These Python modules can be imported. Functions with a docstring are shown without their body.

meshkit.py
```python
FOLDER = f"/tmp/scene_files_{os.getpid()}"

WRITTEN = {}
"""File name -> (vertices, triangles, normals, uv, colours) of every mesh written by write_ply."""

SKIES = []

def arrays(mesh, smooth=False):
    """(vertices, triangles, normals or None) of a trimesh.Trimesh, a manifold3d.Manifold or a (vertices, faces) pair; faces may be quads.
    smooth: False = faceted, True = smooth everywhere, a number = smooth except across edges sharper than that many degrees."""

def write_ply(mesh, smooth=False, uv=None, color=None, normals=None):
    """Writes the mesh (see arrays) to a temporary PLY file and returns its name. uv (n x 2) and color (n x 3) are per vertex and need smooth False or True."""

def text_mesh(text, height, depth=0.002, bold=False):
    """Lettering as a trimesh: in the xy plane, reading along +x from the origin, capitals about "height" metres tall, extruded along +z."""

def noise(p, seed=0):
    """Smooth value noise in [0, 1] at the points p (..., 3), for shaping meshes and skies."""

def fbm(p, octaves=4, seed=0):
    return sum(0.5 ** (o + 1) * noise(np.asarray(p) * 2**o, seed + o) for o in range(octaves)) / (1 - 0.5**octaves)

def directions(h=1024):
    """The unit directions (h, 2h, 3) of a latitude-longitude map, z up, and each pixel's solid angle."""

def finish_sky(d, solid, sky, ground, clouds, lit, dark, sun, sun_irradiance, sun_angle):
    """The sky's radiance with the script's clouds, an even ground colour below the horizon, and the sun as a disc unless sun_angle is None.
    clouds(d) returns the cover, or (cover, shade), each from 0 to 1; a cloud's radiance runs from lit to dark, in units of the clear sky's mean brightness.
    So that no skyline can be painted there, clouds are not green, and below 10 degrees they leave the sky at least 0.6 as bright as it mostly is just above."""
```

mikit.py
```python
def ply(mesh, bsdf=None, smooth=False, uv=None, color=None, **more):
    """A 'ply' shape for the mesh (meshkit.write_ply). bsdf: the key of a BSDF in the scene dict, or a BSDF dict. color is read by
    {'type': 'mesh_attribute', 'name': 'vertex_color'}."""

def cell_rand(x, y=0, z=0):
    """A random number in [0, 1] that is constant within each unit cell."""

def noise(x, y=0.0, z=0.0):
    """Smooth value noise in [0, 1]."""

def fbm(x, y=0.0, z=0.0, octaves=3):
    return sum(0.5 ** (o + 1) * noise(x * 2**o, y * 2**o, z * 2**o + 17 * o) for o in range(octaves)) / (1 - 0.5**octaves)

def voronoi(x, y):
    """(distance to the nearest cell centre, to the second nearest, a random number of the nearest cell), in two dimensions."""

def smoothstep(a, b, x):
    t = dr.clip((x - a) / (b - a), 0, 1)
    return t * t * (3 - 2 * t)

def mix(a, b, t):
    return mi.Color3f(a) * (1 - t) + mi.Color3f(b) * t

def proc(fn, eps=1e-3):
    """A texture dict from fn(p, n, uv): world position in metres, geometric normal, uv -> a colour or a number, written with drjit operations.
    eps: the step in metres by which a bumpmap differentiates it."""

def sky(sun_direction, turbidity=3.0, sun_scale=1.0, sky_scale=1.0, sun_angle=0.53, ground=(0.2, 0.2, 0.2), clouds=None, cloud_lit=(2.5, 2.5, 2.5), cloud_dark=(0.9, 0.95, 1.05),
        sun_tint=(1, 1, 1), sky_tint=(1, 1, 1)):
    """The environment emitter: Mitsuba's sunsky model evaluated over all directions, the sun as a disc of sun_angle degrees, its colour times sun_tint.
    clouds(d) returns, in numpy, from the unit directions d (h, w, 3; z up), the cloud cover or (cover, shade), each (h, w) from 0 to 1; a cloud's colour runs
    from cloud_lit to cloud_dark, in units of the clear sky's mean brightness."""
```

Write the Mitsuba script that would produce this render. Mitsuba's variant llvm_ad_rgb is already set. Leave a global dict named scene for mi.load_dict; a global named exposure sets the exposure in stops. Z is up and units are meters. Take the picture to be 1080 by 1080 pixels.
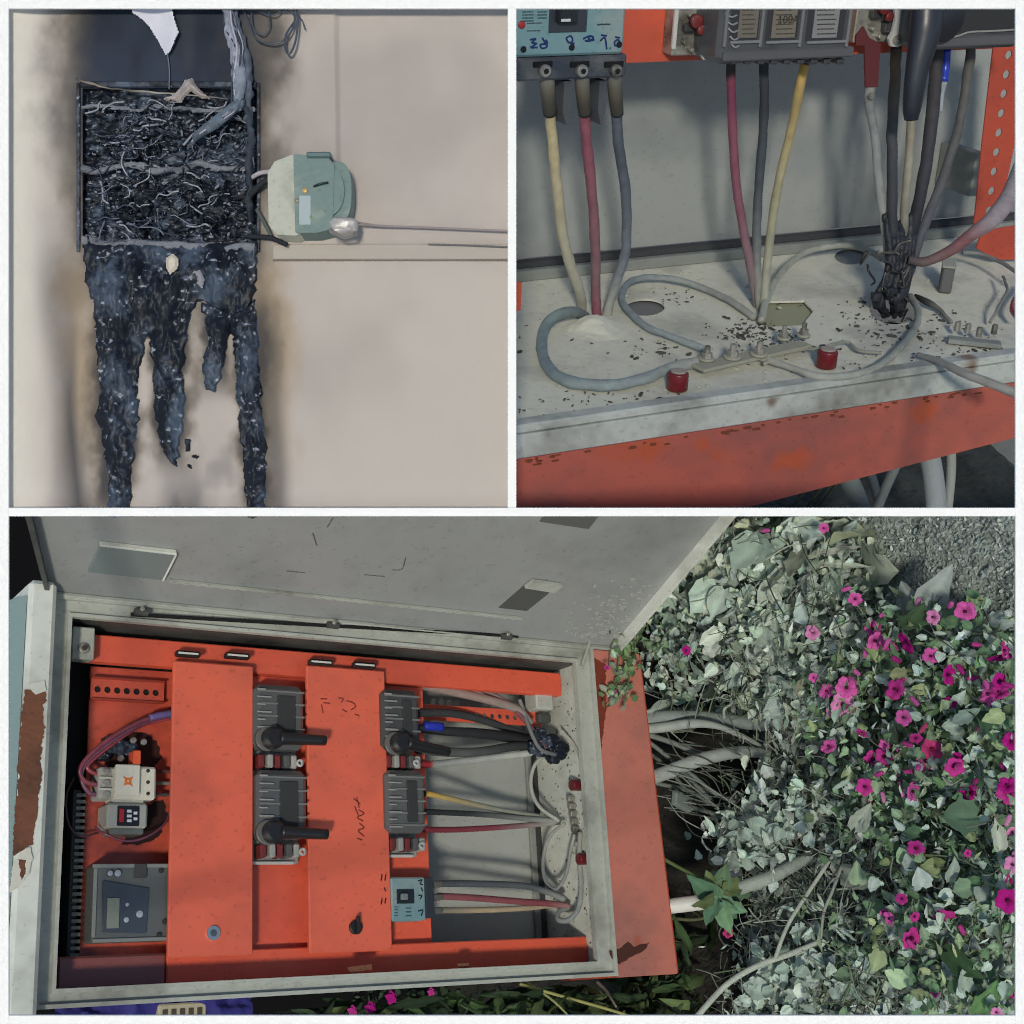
import math, random
import numpy as np
import trimesh
import shapely
import drjit as dr
from shapely.geometry import Polygon, box as sbox, Point
from scipy.spatial import ConvexHull
from scipy.spatial.transform import Rotation
import mitsuba as mi
import mikit
from meshkit import noise as nnoise, fbm as nfbm, text_mesh
from mikit import noise, fbm, voronoi, smoothstep, mix, proc

# ------------------------------------------------------------------ camera, sky, exposure
T4 = mi.ScalarTransform4f
PITCH = math.radians(40.0)                     # the whole display leans back 50 degrees from upright; the camera looks down on it
D = 1.08 / math.tan(math.radians(20.0))        # camera distance from the reference plane y = 0 of the display
LIFT = 2.05
cp, sp = math.cos(PITCH), math.sin(PITCH)
G = np.array([[1, 0, 0], [0, cp, sp], [0, -sp, cp]])   # display axes (x right, y away, z up the display) -> world


def gw(p):
    q = np.asarray(p, float) @ G.T
    return q + np.array([0, 0, LIFT])


scene, labels = {'type': 'scene'}, {}
scene['camera'] = {'type': 'perspective', 'fov': 40.0, 'near_clip': 0.05, 'far_clip': 400.0,
                   'to_world': T4().look_at(origin=gw([0, -D, 0]).tolist(), target=gw([0, 0, 0]).tolist(), up=(G @ [0, 0, 1.0]).tolist())}
SUN = G @ np.array([math.sin(math.radians(-1)), -1.0, math.sin(math.radians(-3.5))])
scene['daylight'] = mikit.sky(SUN.tolist(), turbidity=3, sun_scale=.88, sky_scale=1.75, sky_tint=(1.06, 1.0, .93), sun_angle=6.0, sun_tint=(.87, 1, 1.2))
exposure = 1.08

# ------------------------------------------------------------------ frames of reference


class Fr:
    """A rigid frame of one diorama: p_display = R p + t."""

    def __init__(self, rotvec, t):
        self.R, self.t = Rotation.from_rotvec(rotvec).as_matrix(), np.array(t, float)

    def w(self, p):
        return gw(np.asarray(p, float) @ self.R.T + self.t)

    def at(self, px, py, **k):
        """The point of a plane x=, y= or z= of this frame that a line of sight meets: used to read positions off the photograph."""
        (ax, val), = k.items()
        i = 'xyz'.index(ax)
        o = self.R.T @ (np.array([0, -D, 0]) - self.t)
        v = self.R.T @ np.array([(px - 540) * .002, D, (540 - py) * .002])
        return o + v * ((val - o[i]) / v[i])

    def path(self, pts, ax='y'):
        return np.array([self.at(a, b, **{ax: c}) for a, b, c in pts])

    def rect(self, px0, py0, px1, py1, y):
        """x0, x1, z0, z1 of a rectangle on the plane y."""
        mx, my = (px0 + px1) / 2, (py0 + py1) / 2
        return self.at(px0, my, y=y)[0], self.at(px1, my, y=y)[0], self.at(mx, py1, y=y)[2], self.at(mx, py0, y=y)[2]


FR = Fr([0, 0, 0], [0, 0, 0])                                            # the display itself
FA = Fr([0, 0, 0], [0, -0.972, 0])                                        # wall with the burnt board
FB = Fr([0.46984845690205157, -0.06386732216110223, 0.4206265769508357], [0.535 * (D - .6) / D, -0.6, 0.2083624761129458])
FC = Fr([-0.3322265067160015, 0.03921708278488287, 0.5828448399824698], [-0.3044658798093928, -0.22955965489167768, -0.5610368587631761])

# ------------------------------------------------------------------ scene keys


def numbered(name):
    if name not in scene and name not in labels and not any(k.startswith(name + '__') for k in scene):
        return name
    i = NEXT.get(name, 1)
    while f'{name}_{i:03d}' in scene or f'{name}_{i:03d}' in labels:
        i += 1
    NEXT[name] = i + 1
    return f'{name}_{i:03d}'


NEXT, USED = {}, set()


def thing(name, label, cat, group=None, kind=None):
    key = name if name not in USED else None
    i = NEXT.get(name, 1)
    if key is None:
        key = f'{name}_{i:03d}'
        NEXT[name] = i + 1
    USED.add(key)
    USED.add(name)
    labels[key] = {'label': label, 'category': cat}
    if group:
        labels[key]['group'] = group
    if kind:
        labels[key]['kind'] = kind
    return key


def structure(name):
    key = thing(name, name, name)
    labels[key] = {'kind': 'structure'}
    return key


def part(parent, name, mesh, bsdf, fr, smooth=30, color=None, label=None, kind=None):
    """ONE entry of the scene: a part of `parent` (name given) or the thing itself (name None)."""
    if name is None:
        key = parent
    else:
        base = f'{parent}__{name}'
        key, i = base, NEXT.get(base, 1)
        if base in USED:
            key = f'{base}_{i:03d}'
            NEXT[base] = i + 1
        USED.add(key)
        USED.add(base)
    v, f = (np.asarray(mesh.vertices, float), np.asarray(mesh.faces)) if hasattr(mesh, 'vertices') else (np.asarray(mesh[0], float), np.asarray(mesh[1]))
    if f.shape[1] == 4:
        f = np.vstack([f[:, [0, 1, 2]], f[:, [0, 2, 3]]])
    m = trimesh.Trimesh(fr.w(v), f, process=False)
    if color is not None:
        color = np.asarray(color, float)
        if color.ndim == 1:
            color = np.tile(color, (len(v), 1))
        smooth = bool(smooth)
    scene[key] = mikit.ply(m, bsdf, smooth=smooth, color=color)
    if label or kind:
        labels[key] = {}
        if label:
            labels[key]['label'] = label
        if kind:
            labels[key]['kind'] = kind
    return key


# ------------------------------------------------------------------ mesh builders (local coordinates)
def cat(ms):
    vs, fs, n = [], [], 0
    for m in ms:
        v, f = (np.asarray(m.vertices), np.asarray(m.faces)) if hasattr(m, 'vertices') else (np.asarray(m[0]), np.asarray(m[1]))
        if f.shape[1] == 4:
            f = np.vstack([f[:, [0, 1, 2]], f[:, [0, 2, 3]]])
        vs.append(v)
        fs.append(f + n)
        n += len(v)
    return np.vstack(vs), np.vstack(fs)


def hull(p):
    h = ConvexHull(p)
    used = np.unique(h.simplices)
    back = np.zeros(len(p), int)
    back[used] = np.arange(len(used))
    v, f = p[used], back[h.simplices]
    c = v.mean(0)
    n = np.cross(v[f[:, 1]] - v[f[:, 0]], v[f[:, 2]] - v[f[:, 0]])
    flip = (n * (v[f].mean(1) - c)).sum(1) < 0
    f[flip] = f[flip][:, ::-1]
    return v, f


def rbox(x0, x1, y0, y1, z0, z1, b=0.003):
    """A box with chamfered edges."""
    c = np.array([(x0 + x1) / 2, (y0 + y1) / 2, (z0 + z1) / 2])
    h = np.array([abs(x1 - x0), abs(y1 - y0), abs(z1 - z0)]) / 2
    b = min(b, .45 * h.min())
    pts = []
    for s in np.ndindex(2, 2, 2):
        s = np.array(s) * 2 - 1
        for k in range(3):
            q = h - b
            q = q.copy()
            q[k] = h[k]
            pts.append(c + s * q)
    return hull(np.array(pts))


def spline(p, n=8):
    p = np.asarray(p, float)
    if len(p) < 3:
        t = np.linspace(0, 1, n + 1)[:, None]
        return p[0] * (1 - t) + p[-1] * t
    q = np.vstack([2 * p[0] - p[1], p, 2 * p[-1] - p[-2]])
    out = []
    for i in range(1, len(q) - 2):
        t = np.linspace(0, 1, n, endpoint=False)[:, None]
        a, b, c, d = q[i - 1], q[i], q[i + 1], q[i + 2]
        out.append(.5 * (2 * b + (c - a) * t + (2 * a - 5 * b + 4 * c - d) * t ** 2 + (3 * b - a - 3 * c + d) * t ** 3))
    return np.vstack(out + [p[-1:]])


def tube(p, r, sides=10, n=8, flat=1.0):
    """A round bar along a smooth line; r a number or one radius per given point. Returns v, f, t (place along the line per vertex)."""
    rs = np.broadcast_to(np.asarray(r, float), (len(p),))
    c = spline(p, n)
    u = np.linspace(0, 1, len(c))
    rr = np.interp(u, np.linspace(0, 1, len(rs)), rs)
    tan = np.gradient(c, axis=0)
    tan /= np.linalg.norm(tan, axis=1, keepdims=True) + 1e-12
    a = np.cross(tan[0], [0.3, 1, 0.2])
    A = []
    for k in range(len(c)):
        a = a - tan[k] * (a @ tan[k])
        a /= np.linalg.norm(a) + 1e-12
        A.append(a)
    A = np.array(A)
    B = np.cross(tan, A)
    ang = np.arange(sides) * 2 * np.pi / sides
    v = c[:, None] + rr[:, None, None] * (np.cos(ang)[None, :, None] * A[:, None] + flat * np.sin(ang)[None, :, None] * B[:, None])
    v = v.reshape(-1, 3)
    m = len(c)
    i, j = np.meshgrid(np.arange(m - 1), np.arange(sides), indexing='ij')
    q = np.stack([i * sides + j, i * sides + (j + 1) % sides, (i + 1) * sides + (j + 1) % sides, (i + 1) * sides + j], -1).reshape(-1, 4)
    f = np.vstack([q[:, [0, 1, 2]], q[:, [0, 2, 3]]])
    v = np.vstack([v, c[:1], c[-1:]])
    k = np.arange(sides)
    f = np.vstack([f, np.stack([np.full(sides, len(v) - 2), (k + 1) % sides, k], 1), np.stack([np.full(sides, len(v) - 1), (m - 1) * sides + k, (m - 1) * sides + (k + 1) % sides], 1)])
    return v, f, np.concatenate([np.repeat(u, sides), [0, 1]])


def ramp(t, stops):
    ts = [s[0] for s in stops]
    return np.stack([np.interp(t, ts, [s[1][k] for s in stops]) for k in range(3)], 1)


def plate(poly, y0, th):
    """A flat plate in the xz plane from y0 to y0 + th, from a shapely polygon (holes allowed)."""
    ms = []
    for g in getattr(poly, 'geoms', [poly]):
        m = trimesh.creation.extrude_polygon(g, th, engine='earcut')
        v = np.asarray(m.vertices)[:, [0, 2, 1]].copy()
        v[:, 1] += y0
        ms.append((v, np.asarray(m.faces)[:, ::-1]))
    return cat(ms)


def cyl(c, axis, r, h, n=20, b=0.0):
    """A cylinder from c along axis; b chamfers its far rim."""
    ax = np.asarray(axis, float)
    ax /= np.linalg.norm(ax)
    a = np.cross(ax, [0.2, 0.5, 1.0] if abs(ax[2]) < .9 else [1, .2, 0])
    a /= np.linalg.norm(a)
    e = np.cross(ax, a)
    prof = [(r, 0), (r, h - b)] + ([(r - b, h)] if b else [])
    ang = np.arange(n) * 2 * np.pi / n
    v = np.vstack([np.asarray(c) + ax * hh + rr * (np.cos(ang)[:, None] * a + np.sin(ang)[:, None] * e) for rr, hh in prof] + [[np.asarray(c, float)], [np.asarray(c) + ax * h]])
    f, k = [], np.arange(n)
    for s in range(len(prof) - 1):
        f += [np.stack([s * n + k, s * n + (k + 1) % n, (s + 1) * n + (k + 1) % n], 1), np.stack([s * n + k, (s + 1) * n + (k + 1) % n, (s + 1) * n + k], 1)]
    e0, e1 = len(v) - 2, len(v) - 1
    f += [np.stack([k * 0 + e0, (k + 1) % n, k], 1), np.stack([k * 0 + e1, (len(prof) - 1) * n + k, (len(prof) - 1) * n + (k + 1) % n], 1)]
    return v, np.vstack(f)


def ring(c, axis, r0, r1, h, n=20):
    p = Point(0, 0).buffer(r1, 8).difference(Point(0, 0).buffer(r0, 8))
    m = trimesh.creation.extrude_polygon(p, h, engine='earcut')
    ax = np.asarray(axis, float) / np.linalg.norm(axis)
    M = trimesh.geometry.align_vectors([0, 0, 1], ax)
    m.apply_transform(M)
    return np.asarray(m.vertices) + np.asarray(c), np.asarray(m.faces)


def grid(x0, x1, z0, z1, nx, nz, fn):
    """A sheet over x, z; fn(x, z) gives y."""
    X, Z = np.meshgrid(np.linspace(x0, x1, nx), np.linspace(z0, z1, nz), indexing='ij')
    Y = fn(X, Z)
    v = np.stack([X, Y, Z], -1).reshape(-1, 3)
    i, j = np.meshgrid(np.arange(nx - 1), np.arange(nz - 1), indexing='ij')
    q = np.stack([i * nz + j, (i + 1) * nz + j, (i + 1) * nz + j + 1, i * nz + j + 1], -1).reshape(-1, 4)
    return v, q


def blob_sheet(poly, res, hf):
    """A lumpy sheet over a polygon of the xz plane, standing towards -y; hf(x, z, d) its height, d the distance to the outline."""
    x0, z0, x1, z1 = poly.buffer(2 * res).bounds
    X, Z = np.meshgrid(np.arange(x0, x1, res), np.arange(z0, z1, res), indexing='ij')
    P = shapely.points(X.ravel(), Z.ravel())
    ins = shapely.contains(poly, P)
    d = shapely.distance(poly.exterior, P)
    for h in poly.interiors:
        d = np.minimum(d, shapely.distance(h, P))
    d = np.where(ins, d, -d).reshape(X.shape)
    Y = -hf(X, Z, d)
    keep = d > -1.6 * res
    nx, nz = X.shape
    i, j = np.meshgrid(np.arange(nx - 1), np.arange(nz - 1), indexing='ij')
    q = np.stack([i * nz + j, (i + 1) * nz + j, (i + 1) * nz + j + 1, i * nz + j + 1], -1).reshape(-1, 4)
    q = q[keep.ravel()[q].all(1)]
    v = np.stack([X, Y, Z], -1).reshape(-1, 3)
    used = np.unique(q)
    back = np.zeros(len(v), int)
    back[used] = np.arange(len(used))
    return v[used], back[q]


def lump(c, size, seed, sub=2, amp=.25, fq=2.5):
    m = trimesh.creation.icosphere(subdivisions=sub)
    v = np.asarray(m.vertices)
    v = np.sign(v) * np.abs(v) ** .6
    n = nfbm(v * fq + seed * 7.3, 3, seed) - .5
    return v * (1 + amp * 2 * n[:, None]) * np.asarray(size) + np.asarray(c), np.asarray(m.faces)


def stroke_mesh(fr, strokes, y, r, bulge=.4):
    """Handwriting: thin raised lines on the plane y."""
    ms = []
    for s in strokes:
        p = np.array([fr.at(a, b, y=y) for a, b in s])
        v, f, _ = tube(p, r, 6, 5)
        v[:, 1] = y + (v[:, 1] - y) * bulge
        ms.append((v, f))
    return cat(ms)


def lin(c):
    c = np.asarray(c, float) / 255
    return np.where(c <= .04045, c / 12.92, ((c + .055) / 1.055) ** 2.4)


def S(r, g, b, k=0.9):
    return np.clip(lin((r, g, b)) * k, .004, .9)


# ------------------------------------------------------------------ materials
def rk(p):
    """World point -> display axes (a rigid turn), for laying grain and dirt."""
    z = p.z - LIFT
    return p.x, cp * p.y - sp * z, sp * p.y + cp * z


def prin(col, rough=.6, metallic=0.0, spec=.5, **more):
    tex = col if isinstance(col, dict) else {'type': 'rgb', 'value': [float(x) for x in col]}
    return {'type': 'twosided', 'b': {'type': 'principled', 'base_color': tex, 'roughness': rough, 'metallic': metallic, 'specular': spec, **more}}


def bumped(b, fn, scale, eps=1e-3):
    return {'type': 'twosided', 'b': {'type': 'bumpmap', 'arbitrary': proc(fn, eps), 'scale': scale, 'bsdf': b['b']}}


VC = {'type': 'mesh_attribute', 'name': 'vertex_color'}
scene['vc'] = prin(VC, .75, spec=.3)
scene['vc_gloss'] = prin(VC, .32)
scene['vc_leaf'] = {'type': 'twosided', 'b': {'type': 'diffuse', 'reflectance': VC}}
scene['white_paint'] = prin((.88, .88, .88), .6, spec=.2)
scene['steel'] = prin((.62, .62, .6), .35, 1.0)
scene['black_plastic'] = prin((.012, .012, .014), .35)
scene['black_matte'] = prin((.012, .012, .013), .8, spec=.2)
scene['dark_plastic'] = prin(S(52, 56, 64), .45)


def dirty(base, dark, fq, amt, rust=None, rustamt=0.0):
    base, dark = [mi.Color3f([float(x) for x in c]) for c in (base, dark)]
    rc = mi.Color3f([float(x) for x in rust]) if rust is not None else None

    def fn(p, n, uv):
        x, y, z = rk(p)
        a = fbm(x * fq, y * fq, z * fq, 3)
        b = fbm(x * fq * 9 + 5, y * fq * 9, z * fq * 9, 2)
        t = dr.clip(smoothstep(.42, .78, a) * .8 + (b - .5) * .6, 0, 1) * amt
        c = base * (1 - t) + dark * t
        sp_ = smoothstep(.8, .86, noise(x * 140, y * 140 + 3, z * 140))
        c = c * (1 - .16 * amt * sp_)
        if rc is not None:
            s = smoothstep(.62 - rustamt, .74 - rustamt, fbm(x * 11 + 3, y * 11, z * 11 + 8, 3))
            c = c * (1 - s) + rc * s
        return c
    return proc(fn)


def grain(fq):
    def fn(p, n, uv):
        x, y, z = rk(p)
        return fbm(x * fq, y * fq, z * fq, 2)
    return fn
# ------------------------------------------------------------------ the ground and the white collage border and gutters, added as display boards
scene['ground_paving'] = prin(dirty(S(120, 118, 112), S(95, 92, 88), 2.0, .6), .9)
gk = structure('ground')
gm = trimesh.creation.box((160, 160, .1))
gv = np.asarray(gm.vertices) + [0, 30, -.05]
scene[gk] = mikit.ply(trimesh.Trimesh(gv, gm.faces, process=False), 'ground_paving')

YF = -1.0
s_f = .002 * (D + YF) / D                       # metres per photograph pixel at the front of the display
pk = structure('collage_border')


def fpx(a):
    return (a - 540) * s_f


o, i0, i1, ga, gb = 3, 9, 1071, 535.5, 544.5
ms = []
for (a0, a1, c0, c1) in ((-o, i0, -o, 1080 + o), (i1, 1080 + o, -o, 1080 + o), (i0, i1, -o, i0), (i0, i1, i1, 1080 + o)):
    ms.append(rbox(fpx(a0), fpx(a1), YF, YF + .004, -fpx(c1), -fpx(c0), .0006))
ms.append(rbox(fpx(i0) - .001, fpx(i1) + .001, YF + .0005, 1.15, -fpx(gb), -fpx(ga), .0006))         # board between the upper bays and the lower one
ms.append(rbox(fpx(ga), fpx(gb), YF + .0009, 1.15, fpx(ga) * -1 + 0.0001, -fpx(i0) + .001, .0006))     # board between the two upper bays
part(pk, None, cat(ms), 'white_paint', FR, False)

# ------------------------------------------------------------------ bay 1: the wall with the burnt distribution board
sA = .002 * (D - .972) / D


def a(px, py):
    return (px - 540) * sA, (540 - py) * sA


def ppoly(pts):
    return Polygon([a(x, y) for x, y in pts])


def wallcol():
    base, warm, pale = [mi.Color3f([float(c) for c in S(*q)]) for q in ((182, 173, 167, .93), (189, 181, 173, .93), (218, 214, 205, .98))]
    tan = mi.Color3f([float(c) for c in S(176, 152, 122, .85)])
    soot, brown, ash = [mi.Color3f([float(c) for c in S(*q)]) for q in ((38, 44, 56, .9), (116, 106, 94, .8), (92, 92, 94, .8))]

    def fn(p, n, uv):
        x, y, z = rk(p)
        u, v = x / sA + 540, 540 - z / sA
        w1 = (fbm(x * 9, z * 9, 1.0, 3) - .5)
        w2 = (fbm(x * 30 + 4, z * 22, 2.0, 4) - .5)
        w3 = (fbm(x * 16 + 9, z * 3.5, 4.0, 3) - .5)                     # long upright streaks
        w4 = fbm(x * 5 + 2, z * 5, 7.0, 3)
        c = mi.Color3f(base) * (1 + .12 * w1 + .08 * w2)
        c = mix(c, warm, smoothstep(280, 420, u + 60 * w1) * smoothstep(262, 300, v) * .7)
        c = mix(c, ash, smoothstep(.56, .8, w4) * .16)
        # bare pale strip of plaster at the left
        c = mix(c, pale, smoothstep(70, 18, u + 26 * w1) * .75)
        # warm scorched margin along the molten runs
        e = dr.maximum(88 + .055 * (v - 260) - u, u - 268 - .03 * (v - 260))
        c = mix(c, tan, smoothstep(40, 4, dr.abs(e - 10) + 34 * w2 + 10 * w1) * smoothstep(250, 300, v) * smoothstep(560, 400, v) * .75)
        # smoke: a dark plume down the left, fainter ones right and between the runs
        ul = 58 + .085 * (v - 250) + 34 * w3
        c = mix(c, ash, smoothstep(34, 0, dr.abs(u - ul)) * smoothstep(190, 330, v + 60 * w1) * .55)
        c = mix(c, soot, smoothstep(18, -4, dr.abs(u - ul - 12)) * smoothstep(300, 480, v + 60 * w1) * .8)
        c = mix(c, ash, smoothstep(26, 2, dr.abs(u - 287 - 24 * w3)) * smoothstep(260, 430, v + 60 * w1) * .75)
        c = mix(c, soot, smoothstep(34, 4, dr.abs(u - 200 - 50 * w3)) * smoothstep(440, 560, v + 60 * w1) * .6)
        c = mix(c, ash, smoothstep(.5, .66, fbm(x * 22, z * 12, 9.0, 3)) * smoothstep(100, 140, u) * smoothstep(270, 240, u) * smoothstep(300, 360, v) * .4)
        # heat stain hugging the molten runs
        for cu, hw, k0, k1 in ((122, 19, 330, 545), (179, 17, 340, 492), (226, 14, 330, 412), (267, 13, 330, 545)):
            dd = dr.abs(u - cu - (v - 430) * (.02 if cu > 250 else .0)) - hw * (1.15 - .3 * smoothstep(float(k0), float(k1), v))
            rng_v = smoothstep(k0 - 30.0, k0 + 10.0, v) * smoothstep(k1 + 18.0, k1 - 30.0, v)
            c = mix(c, brown, smoothstep(15, -4, dd + 34 * w2 + 10 * w3) * rng_v * .75)
            c = mix(c, soot, smoothstep(6, -6, dd + 22 * w2) * rng_v * .75)
        # scorched fringe round the board
        e = dr.maximum(86 - u, u - 272)
        c = mix(c, brown, smoothstep(36, -4, e + 40 * w2 + 16 * w3) * .75 * smoothstep(420, 230, v + 90 * w1))
        c = mix(c, soot, smoothstep(12, -6, e + 26 * w2) * .7 * smoothstep(330, 200, v + 60 * w1))
        # soot above the board, thick in the middle and fading out sideways
        wide = dr.maximum(80 + 40 * w1 - u, u - 276 - 40 * w1)
        down = smoothstep(250, 110, v + 70 * w1)
        c = mix(c, brown, smoothstep(52, 0, wide + 30 * w2 + 16 * w3) * down * .8)
        c = mix(c, soot * (.45 + 2.1 * fbm(x * 16, z * 7, 6.0, 4)), smoothstep(48, -44, wide + 44 * w2 + 34 * w3) * down)
        c = mix(c, ash, smoothstep(.52, .72, fbm(x * 12 + 1, z * 5, 2.5, 4)) * smoothstep(100, 60, v) * smoothstep(60, 90, u) * smoothstep(290, 260, u) * .3)
        c = mix(c, brown, smoothstep(.5, .72, fbm(x * 14 + 4, z * 10, 8.0, 3)) * smoothstep(150, 100, u) * smoothstep(120, 40, v) * .45)
        return c
    return proc(fn)


def wallbump(p, n, uv):
    x, y, z = rk(p)
    return fbm(x * 60, z * 60, .5, 3) * .5 + fbm(x * 7, z * 7, 3.0, 2) * 2


scene['plaster'] = bumped(prin(wallcol(), .85, spec=.25), wallbump, .0022, 2e-3)
wk = structure('wall')


def wall_y(X, Z):
    u, v = X / sA + 540, 540 - Z / sA
    y = .004 * (nfbm(np.stack([X * 6, X * 0, Z * 4], -1), 3, 5) - .5)
    y = y - .012 * np.clip((52 - u) / 40, 0, 1) ** 2                                  # the reveal curls forward at the left
    y = y + .007 * np.clip((u - 352 - v * .012) / 5, 0, 1) * np.clip((266 - v) / 3, 0, 1)   # set-back upper right field
    y = y - .006 * np.exp(-((u - 75 - v * .05) / 14) ** 2) * np.clip((v - 250) / 80, 0, 1)
    return y


xw0, zw1 = a(-14, -14)
xw1, zw0 = a(537.5, 537.5)
v_, q_ = grid(xw0, xw1, zw0, zw1, 460, 460, wall_y)
u_, w_ = v_[:, 0] / sA + 540, 540 - v_[:, 2] / sA
hole = (u_ > 86) & (u_ < 271) & (w_ > 92) & (w_ < 262)
q_ = q_[~hole[q_].all(1)]
part(wk, None, (v_, q_), 'plaster', FA, True)

# burnt board
def charcol():
    d, g, b = [mi.Color3f([float(c) for c in S(*q)]) for q in ((24, 30, 41), (88, 102, 122, .85), (176, 182, 198, .85))]

    def fn(p, n, uv):
        x, y, z = rk(p)
        f1 = fbm(x * 55, y * 55, z * 55, 4)
        f2 = fbm(x * 170 + 3, y * 170, z * 170, 3)
        c = mix(d, g, smoothstep(.44, .72, fbm(x * 40, y * 40, z * 16, 4) * .75 + f2 * .25) * .8)
        return mix(c, b, smoothstep(.60, .76, f2) * smoothstep(.46, .62, f1) * .8)
    return proc(fn)


scene['char'] = bumped(prin(charcol(), .5, spec=.3), grain(70), .0022, 8e-4)
scene['char_ash'] = bumped(prin(dirty(S(120, 124, 134), S(58, 64, 74), 30, .9), .8), grain(120), .003)
bk = thing('burnt_panel_board', 'burnt out distribution board with rows of charred melted modules set in the sooty wall', 'electrical panel')
rng = np.random.default_rng(11)


def back_h(X, Z):
    n = nfbm(np.stack([X * 70, X * 0, Z * 90], -1), 4, 3)
    return .030 - .022 * n


x0, z0 = a(82, 266)
x1, z1 = a(274, 88)
part(bk, 'back_plate', grid(x0, x1, z0, z1, 150, 140, back_h), 'char', FA, True)
# sides of the recess
part(bk, 'recess_frame', cat([rbox(x0 - .001, x0 + .004, -.0035, .045, z0, z1, .001), rbox(x1 - .004, x1 + .001, -.0035, .045, z0, z1, .001), rbox(x0 + .004, x1 - .004, -.0035, .045, z1 - .006, z1 + .002, .001)]), 'char', FA, False)
for (cy, hh, n0) in ((124, 9, 13), (138, 6, 9), (152, 8, 11), (167, 6, 10), (192, 8, 13), (205, 6, 9), (219, 9, 12), (233, 6, 10), (245, 6, 12)):
    for k in range(n0):
        if rng.random() < .14:
            continue
        cx = 94 + (k + .5 + rng.normal() * .22) * 168 / n0
        X, Z = a(min(266, cx), cy + rng.normal() * 3.0)
        w = 168 / n0 * .62 * sA * rng.uniform(.55, 1.25)
        mv, mf = lump((0, 0, 0), (w, .017 * rng.uniform(.5, 1.3), hh * sA * rng.uniform(.45, 1.1)), int(rng.integers(1e6)), 3, .46, 2.6)
        an = rng.normal() * .25
        mv = mv @ np.array([[math.cos(an), 0, math.sin(an)], [0, 1, 0], [-math.sin(an), 0, math.cos(an)]]) + (X, .016 + .010 * rng.random(), Z)
        part(bk, 'charred_module', (mv, mf), 'char', FA, True)
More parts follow.
